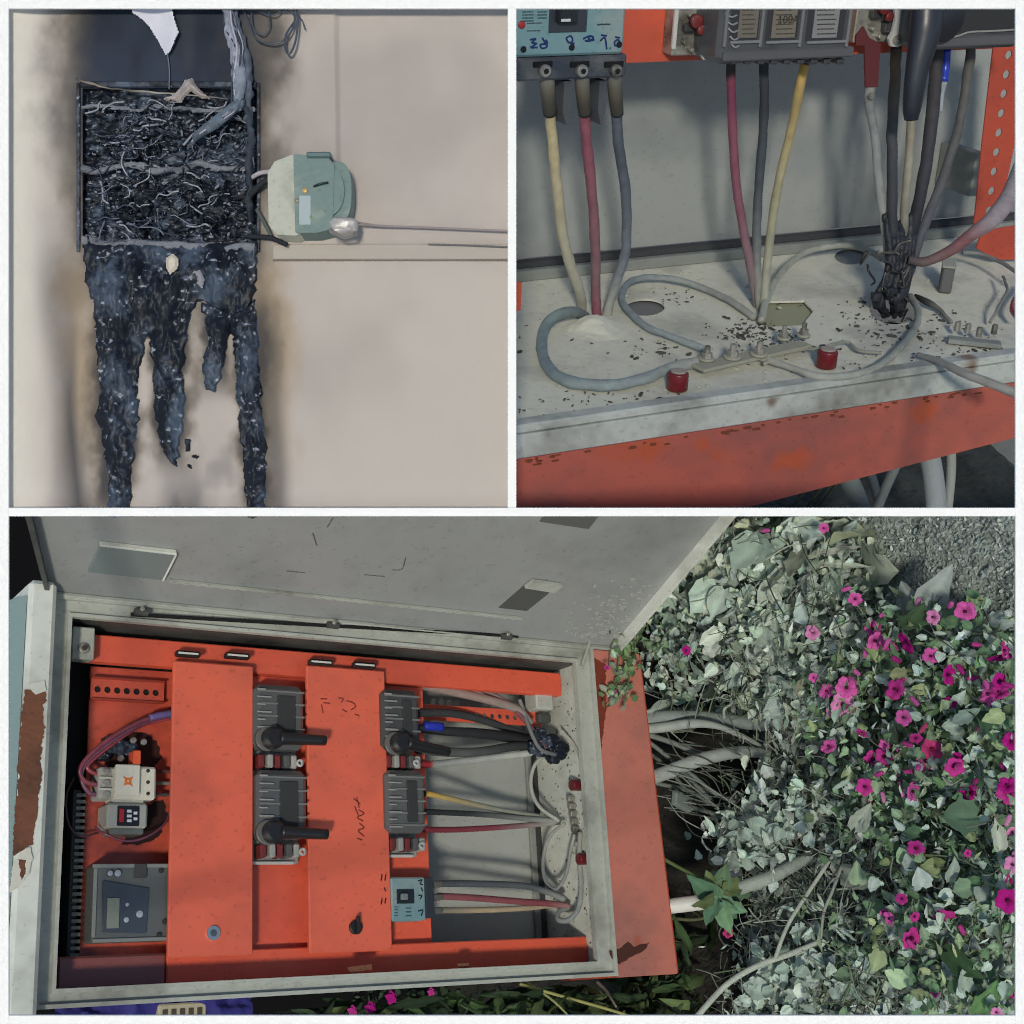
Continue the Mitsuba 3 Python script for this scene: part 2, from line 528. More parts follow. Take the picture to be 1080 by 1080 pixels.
for (py0, py1, sl, th) in ((178, 176, 6, 4.2), (256, 262, 3, 5.5), (112, 118, 3, 2.5)):
    pts = []
    for k in range(13):
        X, Z = a(87 + k * 15.2, py0 + (py1 - py0) * k / 12 + rng.normal() * 1.6)
        pts.append((X, -.006 + .006 * rng.random(), Z))
    vv, ff, tt = tube(pts, np.array([th * sA * rng.uniform(.6, 1.1) for _ in pts]), 8, 5, .6)
    vv += (nfbm(vv * 160, 2, 9)[:, None] - .5) * .006
    part(bk, 'mounting_rail', (vv, ff), 'char_ash', FA, True)
# curled upper edge of the frame
pts = [(*a(82, 84), 0), (*a(94, 89), 0), (*a(120, 95), 0), (*a(150, 98), 0), (*a(180, 100), 0), (*a(215, 103), 0), (*a(242, 106), 0)]
vv, ff, tt = tube([(x, -.007, z) for x, z, _ in pts], [.0012, .0018, .0008, .0016, .0007, .0011, .0006], 8, 6)
vv = vv + (nfbm(vv * 120, 2, 4)[:, None] - .5) * .004
part(bk, 'frame_edge', (vv, ff), 'vc', FA, True, color=ramp(tt, [(0, S(70, 72, 80)), (.25, S(150, 138, 126)), (.4, S(70, 68, 70)), (.6, S(176, 168, 160)), (1, S(100, 100, 108))]))
blob = blob_sheet(ppoly([(174, 105), (185, 101), (191, 94), (196, 86), (203, 84), (206, 90), (214, 99), (221, 104), (212, 103), (202, 96), (196, 101), (191, 108), (181, 108)]), .0012, lambda x, z, d: np.clip(d, -.001, .006) * 1.2 + .006 * nfbm(np.stack([x * 150, z * 150, x * 0], -1), 3, 4) * (d > 0) + .004)
part(bk, 'melted_flake', blob, 'vc', FA, True, color=np.tile(S(178, 168, 166), (len(blob[0]), 1)) * (.65 + .6 * nfbm(blob[0] * 140, 3, 2)[:, None]))
# fine burnt wires hanging over the rows
for k in range(150):
    cx, cy = rng.uniform(90, 258), rng.uniform(110, 250)
    pts = []
    ang = rng.uniform(-.4, .4) + (0 if rng.random() < .8 else 1.5)
    for j in range(5):
        X, Z = a(cx, cy)
        pts.append((X, -.012 + .012 * rng.random(), Z))
        ang += rng.normal() * .5
        cx, cy = min(268, cx + math.cos(ang) * rng.uniform(4, 9)), min(256, max(108, cy + math.sin(ang) * rng.uniform(4, 9)))
    vv, ff, tt = tube(pts, rng.uniform(.0005, .0015), 5, 4)
    part(bk, 'burnt_wire', (vv, ff), 'vc_gloss', FA, True, color=S(*[(26, 29, 36), (62, 72, 88), (104, 112, 128), (18, 20, 26), (40, 48, 60), (150, 154, 168)][rng.integers(6)]))

fl, fcol = [], []
for k in range(330):
    X, Z = a(rng.uniform(90, 266), rng.uniform(104, 258))
    fv_, ff_ = lump((0, 0, 0), np.array([.0014, .0010, .0010]) * rng.uniform(.35, 1.5) * [rng.uniform(.8, 2.2), 1, 1], k, 1, .8, 2)
    fl.append((fv_ @ Rotation.from_rotvec(rng.normal(size=3) * [.4, .8, .4]).as_matrix().T + (X, -.004 + .012 * rng.random(), Z), ff_))
part(bk, 'ash_flecks', cat(fl), 'vc', FA, True, color=S(128, 134, 150), kind='stuff')

# molten runs down the wall
rk_ = thing('molten_plastic', 'black glossy plastic that melted and ran down the wall below the burnt board', 'melted plastic')


def run_h(seed, k=.42, cap=.016):
    def f(X, Z, d):
        n = nfbm(np.stack([X * 62, X * 0 + seed, Z * 20], -1), 3, seed)
        m = nfbm(np.stack([X * 130, X * 0 + seed, Z * 70], -1), 2, seed + 9)
        return np.where(d > 0, np.minimum(d, cap / k) * k * (1.0 + 1.3 * (n - .5)) + .012 * (n - .4) * np.clip(d / .006, 0, 1) + .005 * (m - .5) * np.clip(d / .004, 0, 1), -.004) + .0045
    return f


def wob(pts, amp, seed):
    r = np.random.default_rng(seed)
    p = shapely.segmentize(Polygon(pts), 7)
    q = np.array(p.exterior.coords)[:-1]
    q = q + r.normal(size=q.shape) * amp
    P = Polygon([a(x, y) for x, y in q]).buffer(0)
    return max(getattr(P, 'geoms', [P]), key=lambda g: g.area)


runs = [
    ([(88, 258), (272, 258), (270, 300), (262, 330), (246, 350), (238, 330), (226, 322), (214, 316), (203, 324), (196, 344), (178, 366), (156, 356), (148, 368), (128, 372), (106, 360), (97, 320), (91, 290)], 'melted_mass', 1),
    ([(100, 330), (160, 330), (152, 360), (146, 395), (145, 430), (143, 460), (139, 490), (138, 545), (116, 545), (113, 500), (108, 460), (102, 440), (106, 400), (103, 360)], 'molten_run', 2),
    ([(160, 330), (202, 322), (196, 350), (193, 390), (194, 420), (192, 455), (189, 480), (184, 494), (176, 484), (169, 468), (164, 430), (162, 380)], 'molten_run', 3),
    ([(214, 320), (246, 330), (244, 352), (238, 362), (236, 385), (232, 400), (226, 412), (219, 411), (214, 398), (216, 380), (220, 362), (219, 345)], 'molten_run', 4),
    ([(242, 330), (268, 318), (272, 350), (274, 390), (276, 440), (279, 490), (279, 545), (263, 545), (258, 490), (252, 440), (249, 395), (246, 360)], 'molten_run', 5)]
for pts, nm, sd in runs:
    part(rk_, nm, blob_sheet(wob(pts, 1.5, sd), .0013, run_h(sd)), 'char', FA, True)
for cx, cy, rx, ry in ((198, 470, 1.8, 6), (206, 482, 2.4, 1.6), (200, 492, 1.5, 1.5)):
    p = wob([(cx - rx, cy - ry), (cx + rx, cy - ry * .7), (cx + rx * .8, cy + ry), (cx - rx * .8, cy + ry * .8)], .9, int(cx))
    part(rk_, 'molten_drop', blob_sheet(p, .0012, run_h(8, .5, .006)), 'char', FA, True)
for nm, pts, col in (('unburnt_chip', [(181, 276), (187, 272), (192, 277), (191, 286), (184, 292), (181, 286)], (206, 196, 182)), ('ash_chip', [(210, 290), (215, 289), (219, 298), (217, 306), (213, 302), (214, 296)], (150, 150, 158))):
    b_ = blob_sheet(ppoly(pts), .0012, lambda x, z, d: np.where(d > 0, np.minimum(d, .003), -.001) + .027)
    part(rk_, nm, b_, 'vc', FA, True, color=S(*col))

# paper-white torn flake above
fk = thing('torn_flake', 'pale torn flake hanging in the black soot above the burnt board', 'paint flake')
tp = ppoly([(140, -4), (184, -4), (183, 14), (186, 27), (190, 38), (185, 48), (181, 57), (177, 59), (172, 50), (167, 41), (160, 30), (153, 22), (144, 17), (143, 8)])
tf = blob_sheet(tp, .0016, lambda x, z, d: .008 + .006 * np.sin(x * 90) + .004 * nfbm(np.stack([x * 50, z * 50, x * 0], -1), 3, 2))
v0, f0 = tf
part(fk, 'flake', cat([tf, (v0 + [0, .0012, 0], f0[:, ::-1])]), 'vc', FA, True, color=S(206, 206, 218, .95))
vv, ff, tt = tube([(*a(178, 57)[:1], -.009, a(178, 57)[1]), (a(180, 75)[0], -.008, a(180, 75)[1]), (a(180, 96)[0], -.009, a(180, 96)[1])], .0008, 6)
part(fk, 'thread', (vv, ff), 'vc', FA, True, color=S(120, 122, 130))

# melted cable bundle at the top right of the board
ck = thing('melted_cable_bundle', 'ash grey melted cable bundle running down into the top right of the burnt board', 'cable')


def apath(pts):
    return [(a(x, y)[0], d, a(x, y)[1]) for x, y, d in pts]


for k, (pts, r, c0, c1) in enumerate((
        ([(240, -5, -.014), (244, 30, -.016), (252, 60, -.020), (256, 90, -.022), (254, 118, -.018)], [.006, .006, .009, .010, .007], (132, 138, 152), (112, 124, 138)),
        ([(247, -5, -.008), (253, 35, -.012), (262, 66, -.016), (264, 100, -.014), (262, 130, -.010)], [.004, .004, .006, .006, .005], (92, 100, 116), (70, 80, 92)),
        ([(257, 112, -.022), (244, 124, -.024), (228, 136, -.022), (212, 146, -.018), (203, 155, -.012)], [.007, .0085, .008, .006, .003], (96, 108, 122), (70, 78, 92)),
        ([(262, 112, -.012), (266, 150, -.012), (264, 190, -.010), (266, 235, -.008)], [.005, .006, .005, .004], (54, 62, 74), (40, 46, 56)))):
    vv, ff, tt = tube(apath(pts), r, 10, 8)
    vv = vv + (nfbm(vv * 90 + k, 3, k)[:, None] - .5) * .009 + (nfbm(vv * 260 + k, 2, k)[:, None] - .5) * .004
    part(ck, 'cable', (vv, ff), 'vc', FA, True, color=ramp(tt, [(0, S(*c0)), (.5, S(150, 154, 172) if k == 0 else S(*c0)), (1, S(*c1))]) * (.25 + 1.5 * nfbm(vv * 150, 4, 5)[:, None]))
r3 = np.random.default_rng(31)
for k in range(16):
    q3 = [(240, -5, -.016), (245, 28, -.019), (252, 58, -.025), (256, 90, -.027), (254, 120, -.021)] if k < 11 else [(258, 112, -.026), (244, 124, -.029), (228, 136, -.026), (212, 147, -.02), (200, 158, -.012)]
    vv, ff, tt = tube(apath([(x_ + r3.normal() * 4, y_ + r3.normal() * 2, d_ + r3.normal() * .002) for x_, y_, d_ in q3]), r3.uniform(.0008, .0018), 6, 7)
    part(ck, 'bare_strand', (vv, ff), 'vc', FA, True, color=S(*[(176, 176, 190), (92, 100, 116), (60, 68, 80), (140, 144, 158)][k % 4]))
for pts, r in (([(250, -3, -.006), (262, 22, -.008), (272, 44, -.012), (290, 50, -.016), (304, 44, -.016), (312, 28, -.014), (310, 8, -.012)], .0013),
               ([(308, -3, -.010), (316, 20, -.016), (314, 48, -.020), (308, 62, -.022), (303, 55, -.02), (304, 40, -.016), (312, 26, -.012)], .0016),
               ([(258, -3, -.006), (274, 14, -.010), (290, 20, -.014), (302, 14, -.014), (318, 22, -.012), (323, 34, -.01)], .0010),
               ([(266, 4, -.006), (268, 30, -.010), (278, 40, -.012), (286, 30, -.014), (284, 10, -.012)], .0012)):
    w_k = thing('burnt_loose_wire', {.0013: 'thin blackened wire swinging in the widest loop from the melted bundle at the top', .0016: 'thickest blackened wire loop hanging lowest at the top right of the soot', .0010: 'thinnest blackened wire ending furthest right at the top of the soot', .0012: 'short blackened wire loop between the melted bundle and the wider loops'}[r], 'wire', 'loose burnt wires above the board')
    vv, ff, tt = tube(apath(pts), r, 7, 7)
    part(w_k, None, (vv, ff), 'vc_gloss', FA, True, color=S(70, 78, 92))

# wires from the board to the teal meter box
for pts, r, c, lab in (([(258, 214, -.004), (272, 202, -.016), (284, 194, -.022), (296, 190, -.024)], .0045, (40, 44, 48), 'thick black wire from the burnt board to the upper side of the meter box'),
                       ([(272, 222, -.008), (280, 236, -.012), (288, 252, -.012)], .003, (86, 92, 90), 'short grey wire stub slanting below the thick black wire'),
                       ([(262, 250, -.006), (280, 252, -.014), (290, 254, -.016), (305, 261, -.02)], .0035, (38, 42, 50), 'black wire stub poking out at the lower right corner of the burnt board'),
                       ([(264, 190, -.006), (276, 186, -.018), (288, 184, -.018)], .0032, (176, 170, 176), 'ash pale wire end beside the meter box')):
    w_k = thing('burnt_wire_end', lab, 'wire')
    vv, ff, tt = tube(apath(pts), r, 8, 7)
    part(w_k, None, (vv, ff), 'vc', FA, True, color=S(*c))

scene['meter_teal'] = prin(dirty(S(108, 132, 130, .8), S(146, 158, 150, .8), 22, 1.0), .6)
scene['meter_dust'] = prin(dirty(S(190, 192, 180, .85), S(150, 152, 142, .8), 20, 1.0), .85)
# meter box
mk = thing('round_meter_box', 'dusty white and teal plastic meter box with rounded right side beside the burnt board', 'electric meter')


def abox(px0, px1, py0, py1, y0, y1, b=.003):
    (xa, zb), (xb, za) = a(px0, py0), a(px1, py1)
    return rbox(xa, xb, y0, y1, za, zb, b)


hp = ppoly([(289, 192), (296, 180), (314, 173), (324, 174), (326, 252), (318, 256), (298, 255), (290, 245)])
part(mk, 'dusty_side', plate(hp.buffer(-.002).buffer(.002), -.052, .052), 'meter_dust', FA, 20)
hp = ppoly([(316, 173), (352, 177), (358, 184), (356, 250), (340, 254), (318, 254)])
part(mk, 'housing', plate(hp.buffer(-.003).buffer(.003), -.058, .058), 'meter_teal', FA, 20)
part(mk, 'top_lip', abox(330, 355, 172, 178, -.064, -.01, .002), 'vc_gloss', FA, False, color=S(78, 104, 108))
cc = []
for t in np.linspace(-1.45, 1.45, 15):
    cc.append((356 + 19 * math.copysign(abs(math.cos(t)) ** .6, math.cos(t)), 211 + 32 * math.copysign(abs(math.sin(t)) ** .8, math.sin(t))))
hp = ppoly([(346, 184)] + cc + [(346, 240)])
part(mk, 'cover', plate(hp, -.050, .046), 'meter_teal', FA, 20)
cc2 = [(353 + 15 * math.cos(t), 211 + 25 * math.sin(t)) for t in np.linspace(-1.5, 1.5, 13)]
part(mk, 'cover_face', plate(ppoly([(348, 190)] + cc2 + [(348, 234)]), -.056, .0055), 'meter_teal', FA, 20)
vv, ff, tt = tube(apath([(337, 207, -.060), (344, 205, -.063), (352, 203, -.060)]), .0016, 7)
part(mk, 'seal_wire', (vv, ff), 'vc_gloss', FA, True, color=S(30, 44, 48))
for (px, py, c, r) in ((328, 211, (196, 160, 84), .0035), (320, 221, (128, 126, 110), .0032), (334, 238, (120, 152, 96), .002)):
    x, z = a(px, py)
    part(mk, 'screw', cyl((x, -.057, z), (0, -1, 0), r, .003, 14, .0008), 'vc_gloss', FA, 30, color=S(*c))
part(mk, 'label_strip', abox(322, 334, 216, 246, -.0595, -.0575, .0005), 'vc', FA, False, color=S(168, 180, 184))
gx, gz = a(366, 246)
gl = lump((gx, -.045, gz), (.021, .016, .012), 4, 3, .22)
part(mk, 'cable_gland', gl, 'vc_gloss', FA, True, color=np.tile(S(172, 168, 168), (len(gl[0]), 1)) * (.7 + .6 * nfbm(gl[0] * 120, 2, 3)[:, None]))
vv, ff, tt = tube(apath([(352, 246, -.052), (358, 254, -.06), (368, 260, -.06), (378, 256, -.055), (381, 246, -.045)]), .0022, 8)
part(mk, 'gland_strap', (vv, ff), 'vc', FA, True, color=S(122, 120, 118))

# surface conduit and cables to the right
tk = thing('cable_trunking', 'flat beige surface trunking running right along the wall from the meter box', 'conduit')
(xa, zb), (xb, za) = a(288, 258), a(537, 273)
part(tk, 'channel', rbox(xa, xb, -.0035, .004, za - .001, zb, .001), 'vc', FA, False, color=S(180, 172, 164, .86))
part(tk, 'shadow_line', rbox(xa, xb, -.0025, .004, za - .0035, za - .0015, .0005), 'vc', FA, False, color=S(122, 110, 104))  # shadow beneath the channel, painted as a darker strip
for pts, r, c, lab in (([(378, 239, -.03), (400, 240, -.012), (440, 241, -.008), (490, 243, -.008), (537, 245, -.008)], .0017, (150, 138, 140), 'thin mauve grey cable leaving the meter box above the trunking'),
                       ([(452, 259, -.010), (490, 260, -.010), (537, 262, -.010)], .0012, (112, 108, 108), 'short thin grey cable lying along the trunking at the right')):
    w_k = thing('wall_cable', lab, 'cable')
    vv, ff, tt = tube(apath(pts), r, 8, 8)
    part(w_k, None, (vv, ff), 'vc', FA, True, color=S(*c))
# ------------------------------------------------------------------ bay 2: the foot of an upright cabinet
def clipped(mesh, fr, planes):
    """Cuts a mesh off at planes (normal, point) given in display axes: where a partition board stands."""
    v, f = mesh
    f = np.asarray(f)
    if f.shape[1] == 4:
        f = np.vstack([f[:, [0, 1, 2]], f[:, [0, 2, 3]]])
    m = trimesh.Trimesh(np.asarray(v) @ fr.R.T + fr.t, f, process=False)
    for n, o_ in planes:
        m = trimesh.intersections.slice_mesh_plane(m, n, o_)
    return (np.asarray(m.vertices) - fr.t) @ fr.R, np.asarray(m.faces)


PB = [([1, 0, 0], [.0065, 0, 0]), ([0, 0, 1], [0, 0, .0065])]
PC = [([0, 0, -1], [0, 0, -.0065])]


def inside(v, fr, planes):
    q = np.asarray(v) @ fr.R.T + fr.t
    return all((((q - o_) @ np.array(n, float)) > 0).all() for n, o_ in planes)


GREY, GREYD = S(150, 154, 146), S(96, 98, 94)
scene['cabinet_grey'] = prin(dirty(S(134, 139, 136, .82), S(92, 95, 93, .8), 5, .75), .55)
scene['dusty_floor'] = bumped(prin(dirty(S(190, 190, 178, .97), S(148, 148, 140, .92), 9, .75), .9), grain(75), .003)
scene['back_grey'] = prin(dirty(S(142, 146, 144, .97), S(114, 118, 118, .92), 3.5, .7), .42)
scene['sill_grey'] = prin(dirty(S(176, 181, 177, .86), S(116, 117, 110, .8), 8, 1.0, S(104, 80, 64), -.06), .6)
scene['orange_paint'] = prin(dirty(S(198, 84, 60, .88), S(176, 76, 58, .86), 4, .8), .5)
scene['orange_dull'] = prin(dirty(S(184, 76, 54, .8), S(150, 64, 50, .8), 5, .9), .55)
scene['plinth_dusty'] = prin(dirty(S(180, 92, 78, .74), S(134, 84, 80, .7), 3.5, 1.0, S(164, 76, 48), .02), .75)
scene['lug_metal'] = prin(dirty(S(170, 168, 160), S(92, 88, 80), 30, 1.0), .45, .6)
scene['smoked_plastic'] = prin(dirty(S(74, 76, 80), S(50, 52, 56), 20, .7), .25)
scene['char_soft'] = bumped(prin(dirty(S(40, 43, 52), S(16, 17, 21), 40, 1.0), .6), grain(110), .002)
scene['breaker_teal'] = prin(dirty(S(110, 146, 154, .82), S(146, 156, 154, .8), 16, .9), .5)
scene['breaker_dark'] = prin(dirty(S(60, 66, 78), S(104, 106, 106), 20, 1.0), .6)
scene['night_soil'] = bumped(prin(dirty(S(58, 60, 58), S(32, 33, 33), 14, 1.0), .95), grain(60), .012)

cb = thing('electrical_cabinet', 'upright grey electrical cabinet seen into its dusty foot with cut cables and orange plinth', 'electrical cabinet')
FL = [(-.7, 0), (.95, 0), (1.35, .7), (-.45, .7)]
holes = []
for (px, py, rx, ry) in ((680, 324, 21, 9), (944, 326, 27, 16), (897, 270, 17, 9)):
    holes.append(Polygon([tuple(FB.at(px + rx * math.cos(t), py + ry * math.sin(t), z=0)[:2]) for t in np.linspace(0, 2 * np.pi, 22)[:-1]]))
holes.append(Polygon([tuple(FB.at(px, py, z=0)[:2]) for px, py in ((806, 318), (848, 317), (858, 328), (846, 343), (806, 345))]))
fpoly = Polygon([(-.62, .0), (.80, .0), (1.2, .7), (-.40, .7)])
for h in holes:
    fpoly = fpoly.difference(h)
m = trimesh.creation.extrude_polygon(fpoly, .004, engine='earcut')
fv = np.asarray(m.vertices) - [0, 0, .004]
part(cb, 'floor', clipped((fv, m.faces), FB, PB), 'dusty_floor', FB, False)
for k, (h, c, z) in enumerate(zip(holes, ((112, 114, 116), (14, 14, 14), (128, 132, 130), (150, 152, 128)), (-.014, -.07, -.012, -.012))):
    m = trimesh.creation.extrude_polygon(h.buffer(.02), .003, engine='earcut')
    part(cb, 'hole_cover' if k != 1 else 'hole_sleeve', (np.asarray(m.vertices) + [0, 0, z], m.faces), 'vc', FB, False, color=S(*c))
bp = sbox(-.36, .035, 1.25, .75)
part(cb, 'back_panel', clipped(plate(bp, .700, .004), FB, PB), 'back_grey', FB, False)
part(cb, 'back_ledge', clipped(rbox(-.40, 1.25, .655, .699, -.001, .022, .003), FB, PB), 'cabinet_grey', FB, False)
part(cb, 'back_seam', clipped(rbox(-.40, 1.25, .672, .6985, .022, .034, .002), FB, PB), 'vc', FB, False, color=S(60, 62, 66))
part(cb, 'sill_top', clipped(rbox(-.62, .86, -.026, .004, -.006, .009, .004), FB, PB), 'sill_grey', FB, False)
part(cb, 'sill_face', clipped(rbox(-.62, .86, -.03, -.022, -.046, -.0055, .003), FB, PB), 'sill_grey', FB, False)
tz = lambda x: -.242 + (x + .463) * .0775
pl = Polygon([(-.62, -.048), (.86, -.048), (.86, tz(.86)), (-.62, tz(-.62))])
part(cb, 'plinth', clipped(plate(pl, -.026, .006), FB, PB), 'plinth_dusty', FB, False)
part(cb, 'plinth_return', clipped(rbox(-.62, .86, -.018, .03, -.052, -.047, .001), FB, PB), 'orange_dull', FB, False)
# rust bead along the top of the plinth
rp = []
r2 = np.random.default_rng(5)
for k in range(46):
    x = r2.uniform(-.45, .52)
    rp.append(lump((x, -.0275, -.05 - abs(r2.normal()) * .006), (.004 * r2.uniform(.5, 2.2), .0012, .0016 * r2.uniform(.6, 1.6)), k, 1, .3))
part(cb, 'rust_scale', cat(rp), 'vc', FB, True, color=S(108, 58, 40), kind='stuff')

# mounting plate and rails
YM = .42
mp = sbox(FB.at(543, 40, y=YM)[0] - .1, .463, FB.at(1046, 60, y=YM)[0], .70)
part(cb, 'mounting_plate', clipped(plate(mp, YM, .004), FB, PB), 'orange_paint', FB, False)
st = Polygon([tuple(FB.at(px, py, y=.46)[[0, 2]]) for px, py in ((1050, 30), (1082, 30), (1075, 130), (1058, 210), (1038, 244), (1027, 240), (1036, 150))])
hs = [Point(*FB.at(1064 - 2.6 * k, 58 + 20.5 * k, y=.46)[[0, 2]]).buffer(.0085, 6) for k in range(9)]
for h in hs:
    st = st.difference(h)
part(cb, 'perforated_rail', plate(st, .46, .003), 'orange_dull', FB, False)
part(cb, 'rail_foot', plate(Polygon([tuple(FB.at(px, py, y=.44)[[0, 2]]) for px, py in ((1036, 244), (1082, 236), (1082, 274), (1050, 274), (1030, 262))]), .44, .004), 'orange_dull', FB, False)
part(cb, 'corner_bracket', rbox(*[FB.at(1022, 170, y=.6)[0], FB.at(1032, 170, y=.6)[0]], .58, .698, *sorted([FB.at(1020, 205, y=.6)[2], FB.at(1020, 160, y=.6)[2]]), .002), 'cabinet_grey', FB, False)
x0_, x1_, z0_, z1_ = FB.rect(541, 298, 550, 328, .1)
part(cb, 'left_rail', clipped(rbox(x0_ - .03, x1_, .1, .104, z0_, z1_, .001), FB, PB), 'orange_paint', FB, False)

# circuit breaker
br = thing('circuit_breaker', 'teal moulded case circuit breaker with blue handwriting, top left in the upright cabinet', 'circuit breaker')


def bbox_(px0, px1, py0, py1, y0, y1, b=.003, F=FB):
    xa, xb, za, zb = F.rect(px0, py0, px1, py1, y0)
    return rbox(xa, xb, y0, y1, za, zb, b)


part(br, 'body', clipped(bbox_(530, 660, -25, 59, .33, .419, .004), FB, PB), 'breaker_teal', FB, False)
part(br, 'terminal_block', clipped(bbox_(546, 661, 59, 84, .335, .419, .004), FB, PB), 'breaker_dark', FB, False)
part(br, 'toggle_recess', bbox_(580, 620, -12, 34, .327, .3295, .0008), 'vc_gloss', FB, False, color=S(48, 52, 62))
part(br, 'toggle', bbox_(590, 611, -8, 25, .312, .3265, .003), 'vc_gloss', FB, False, color=S(28, 32, 38))
part(br, 'toggle_mark', bbox_(592, 602, 20, 23, .3105, .3118, .0003), 'vc', FB, False, color=S(190, 192, 196))
for px, py in ((552, 52), (603, 50), (653, 47)):
    p = FB.at(px, py, y=.329)
    part(br, 'fixing_hole', cyl(p, (0, -1, 0), .0052, .0012, 14), 'vc', FB, False, color=S(20, 24, 32))
p = FB.at(550, 26, y=.329)
part(br, 'test_button', cyl(p, (0, -1, 0), .006, .003, 16, .001), 'vc_gloss', FB, 30, color=S(150, 40, 46))
ink = [[(559, 42), (565, 41), (561, 45), (566, 46), (560, 50), (567, 50)], [(572, 40), (575, 45), (577, 49), (572, 51), (570, 47), (577, 46), (576, 42)],
       [(597, 40), (600, 45), (604, 43), (602, 38), (597, 40)], [(600, 45), (606, 46)],
       [(615, 41), (622, 38), (626, 40), (621, 43), (617, 43)], [(622, 38), (621, 43), (627, 42)],
       [(633, 43), (638, 40), (640, 52)], [(634, 37), (640, 38)], [(643, 51), (644, 51)], [(648, 44), (652, 42), (654, 47), (649, 48), (648, 44)], [(649, 39), (654, 40)]]
part(br, 'marker_writing', stroke_mesh(FB, ink, .3292, .0016), 'vc', FB, True, color=S(24, 46, 98))
prt = []
for k in range(7):
    prt.append(bbox_(551 + (k % 2) * 16, 563 + (k % 2) * 14, 12 + 3.2 * (k // 2), 13.2 + 3.2 * (k // 2), .3288, .3296, .0002))
prt += [bbox_(556, 572, 24, 25, .3288, .3296, .0002), bbox_(556, 570, 32, 33, .3288, .3296, .0002), bbox_(630, 644, 25, 26.6, .3288, .3296, .0002)]
part(br, 'fine_print', cat(prt), 'vc', FB, False, color=S(48, 66, 76))
CABS = []


def bcable(name, label, pts, r, stops, sides=12, group=None, gloss=False, parent=None, pname=None, wob_=.0022):
    """pts: (px, py, y) or (px, py, ('z', height))."""
    P = np.array([FB.at(a_, b_, z=c[1]) if isinstance(c, tuple) else FB.at(a_, b_, y=c) for a_, b_, c in pts])
    vv, ff, tt = tube(P, r, sides, 9)
    if wob_:
        vv = vv + (np.stack([nfbm(vv * 38 + 9 * q_, 3, len(CABS)) for q_ in range(3)], 1) - .5) * wob_ * 2
    k = thing(name, label, 'cable', group) if parent is None else parent
    col = ramp(tt, [(t, S(*c)) for t, c in stops]) * (.66 + .68 * nfbm(vv * 90, 4, 8)[:, None])
    part(k, pname, (vv, ff), 'vc_gloss' if gloss else 'vc', FB, True, color=col)
    CABS.append(k)
    return k


for k, (px, lab) in enumerate(((573, 'left'), (612, 'middle'), (648, 'right'))):
    p = FB.at(px, 74, y=.334)
    part(br, 'terminal_screw', cyl(p, (0, -1, 0), .0105, .012, 16, .002), 'lug_metal', FB, 30)
    part(br, 'screw_socket', cyl(p - [0, .0118, 0], (0, -1, 0), .005, .0006, 6), 'vc', FB, False, color=S(30, 28, 26))
    part(br, 'terminal_pocket', bbox_(px - 10, px + 10, 65, 71, .331, .3345, .001), 'vc', FB, False, color=S(22, 22, 26))
for px in (594, 631):
    xa, xb, za, zb = FB.rect(px - 4, 84, px + 4, 130, .36)
    m = plate(Polygon([(xa, zb), (xb, zb), (xb, zb - .05), ((xa + xb) / 2 + .003, za), ((xa + xb) / 2, za), (xa, zb - .05)]), .345, .05)
    part(br, 'phase_barrier', m, 'vc', FB, False, color=S(74, 78, 84))
DUST = (146, 148, 138)
for px, c, c2, nm, end, mid in ((576, (176, 164, 132), (156, 154, 140), 'dusty cream', (614, 326), (588, 190)), (613, (128, 76, 90), (116, 92, 98), 'dusty red', (630, 334), (622, 200)), (647, (78, 84, 96), (104, 110, 120), 'slate grey', (637, 334), (661, 200))):
    k = thing('power_cable', f'{nm} power cable hanging from the teal circuit breaker down to the cabinet floor', 'cable')
    P = [FB.at(px, 70, y=.348), FB.at(px + 2, 100, y=.36), FB.at(px + 4, 120, y=.375)]
    vv, ff, tt = tube(P, [.0135, .0125, .0115], 12, 6)
    part(k, 'cable_lug', (vv, ff), 'vc', FB, True, color=ramp(tt, [(0, S(150, 148, 142)), (.35, S(98, 94, 84)), (.6, S(74, 72, 66)), (1, S(62, 62, 60))]))
    if nm == 'slate grey':
        pts = [(px + 3, 112, .375), (652, 150, .38), (660, 205, .40), (660, 262, .42), (649, 300, .43), (638, 338, ('z', -.01))]
    else:
        pts = [(px + 3, 112, .375), ((px + mid[0]) / 2 + 1, 150, .385), (mid[0] + (2 if px > 600 else 0), 200, .40), (mid[0] + (6 if px > 600 else 8), 260, .42), (end[0] - 2, 310, .435), (end[0], end[1] + 6, ('z', -.01))]
    bcable('power_cable', '', pts, .0095, [(0, c), (.25, c), (.7, c2), (1, DUST if px != 613 else (118, 62, 74))], parent=k, pname='sheath')

# the first switch
YS = .30


def switch_b(nm, label, px0, px1, py1, mech0, mech1):
    s = thing('switch_disconnector', label, 'switch')
    part(s, 'smoked_cover', clipped(bbox_(px0, px1, -30, py1, YS, .419, .012), FB, PB), 'smoked_plastic', FB, False)
    part(s, 'cover_rim', clipped(bbox_(px0 + 2, px1 - 2, py1 - 14, py1 - 3, YS - .004, .41, .003), FB, PB), 'vc_gloss', FB, False, color=S(84, 84, 88))
    part(s, 'base_plate', clipped(bbox_(mech0, mech1, -30, py1 - 8, .385, .4195, .002), FB, PB), 'lug_metal', FB, False)
    return s


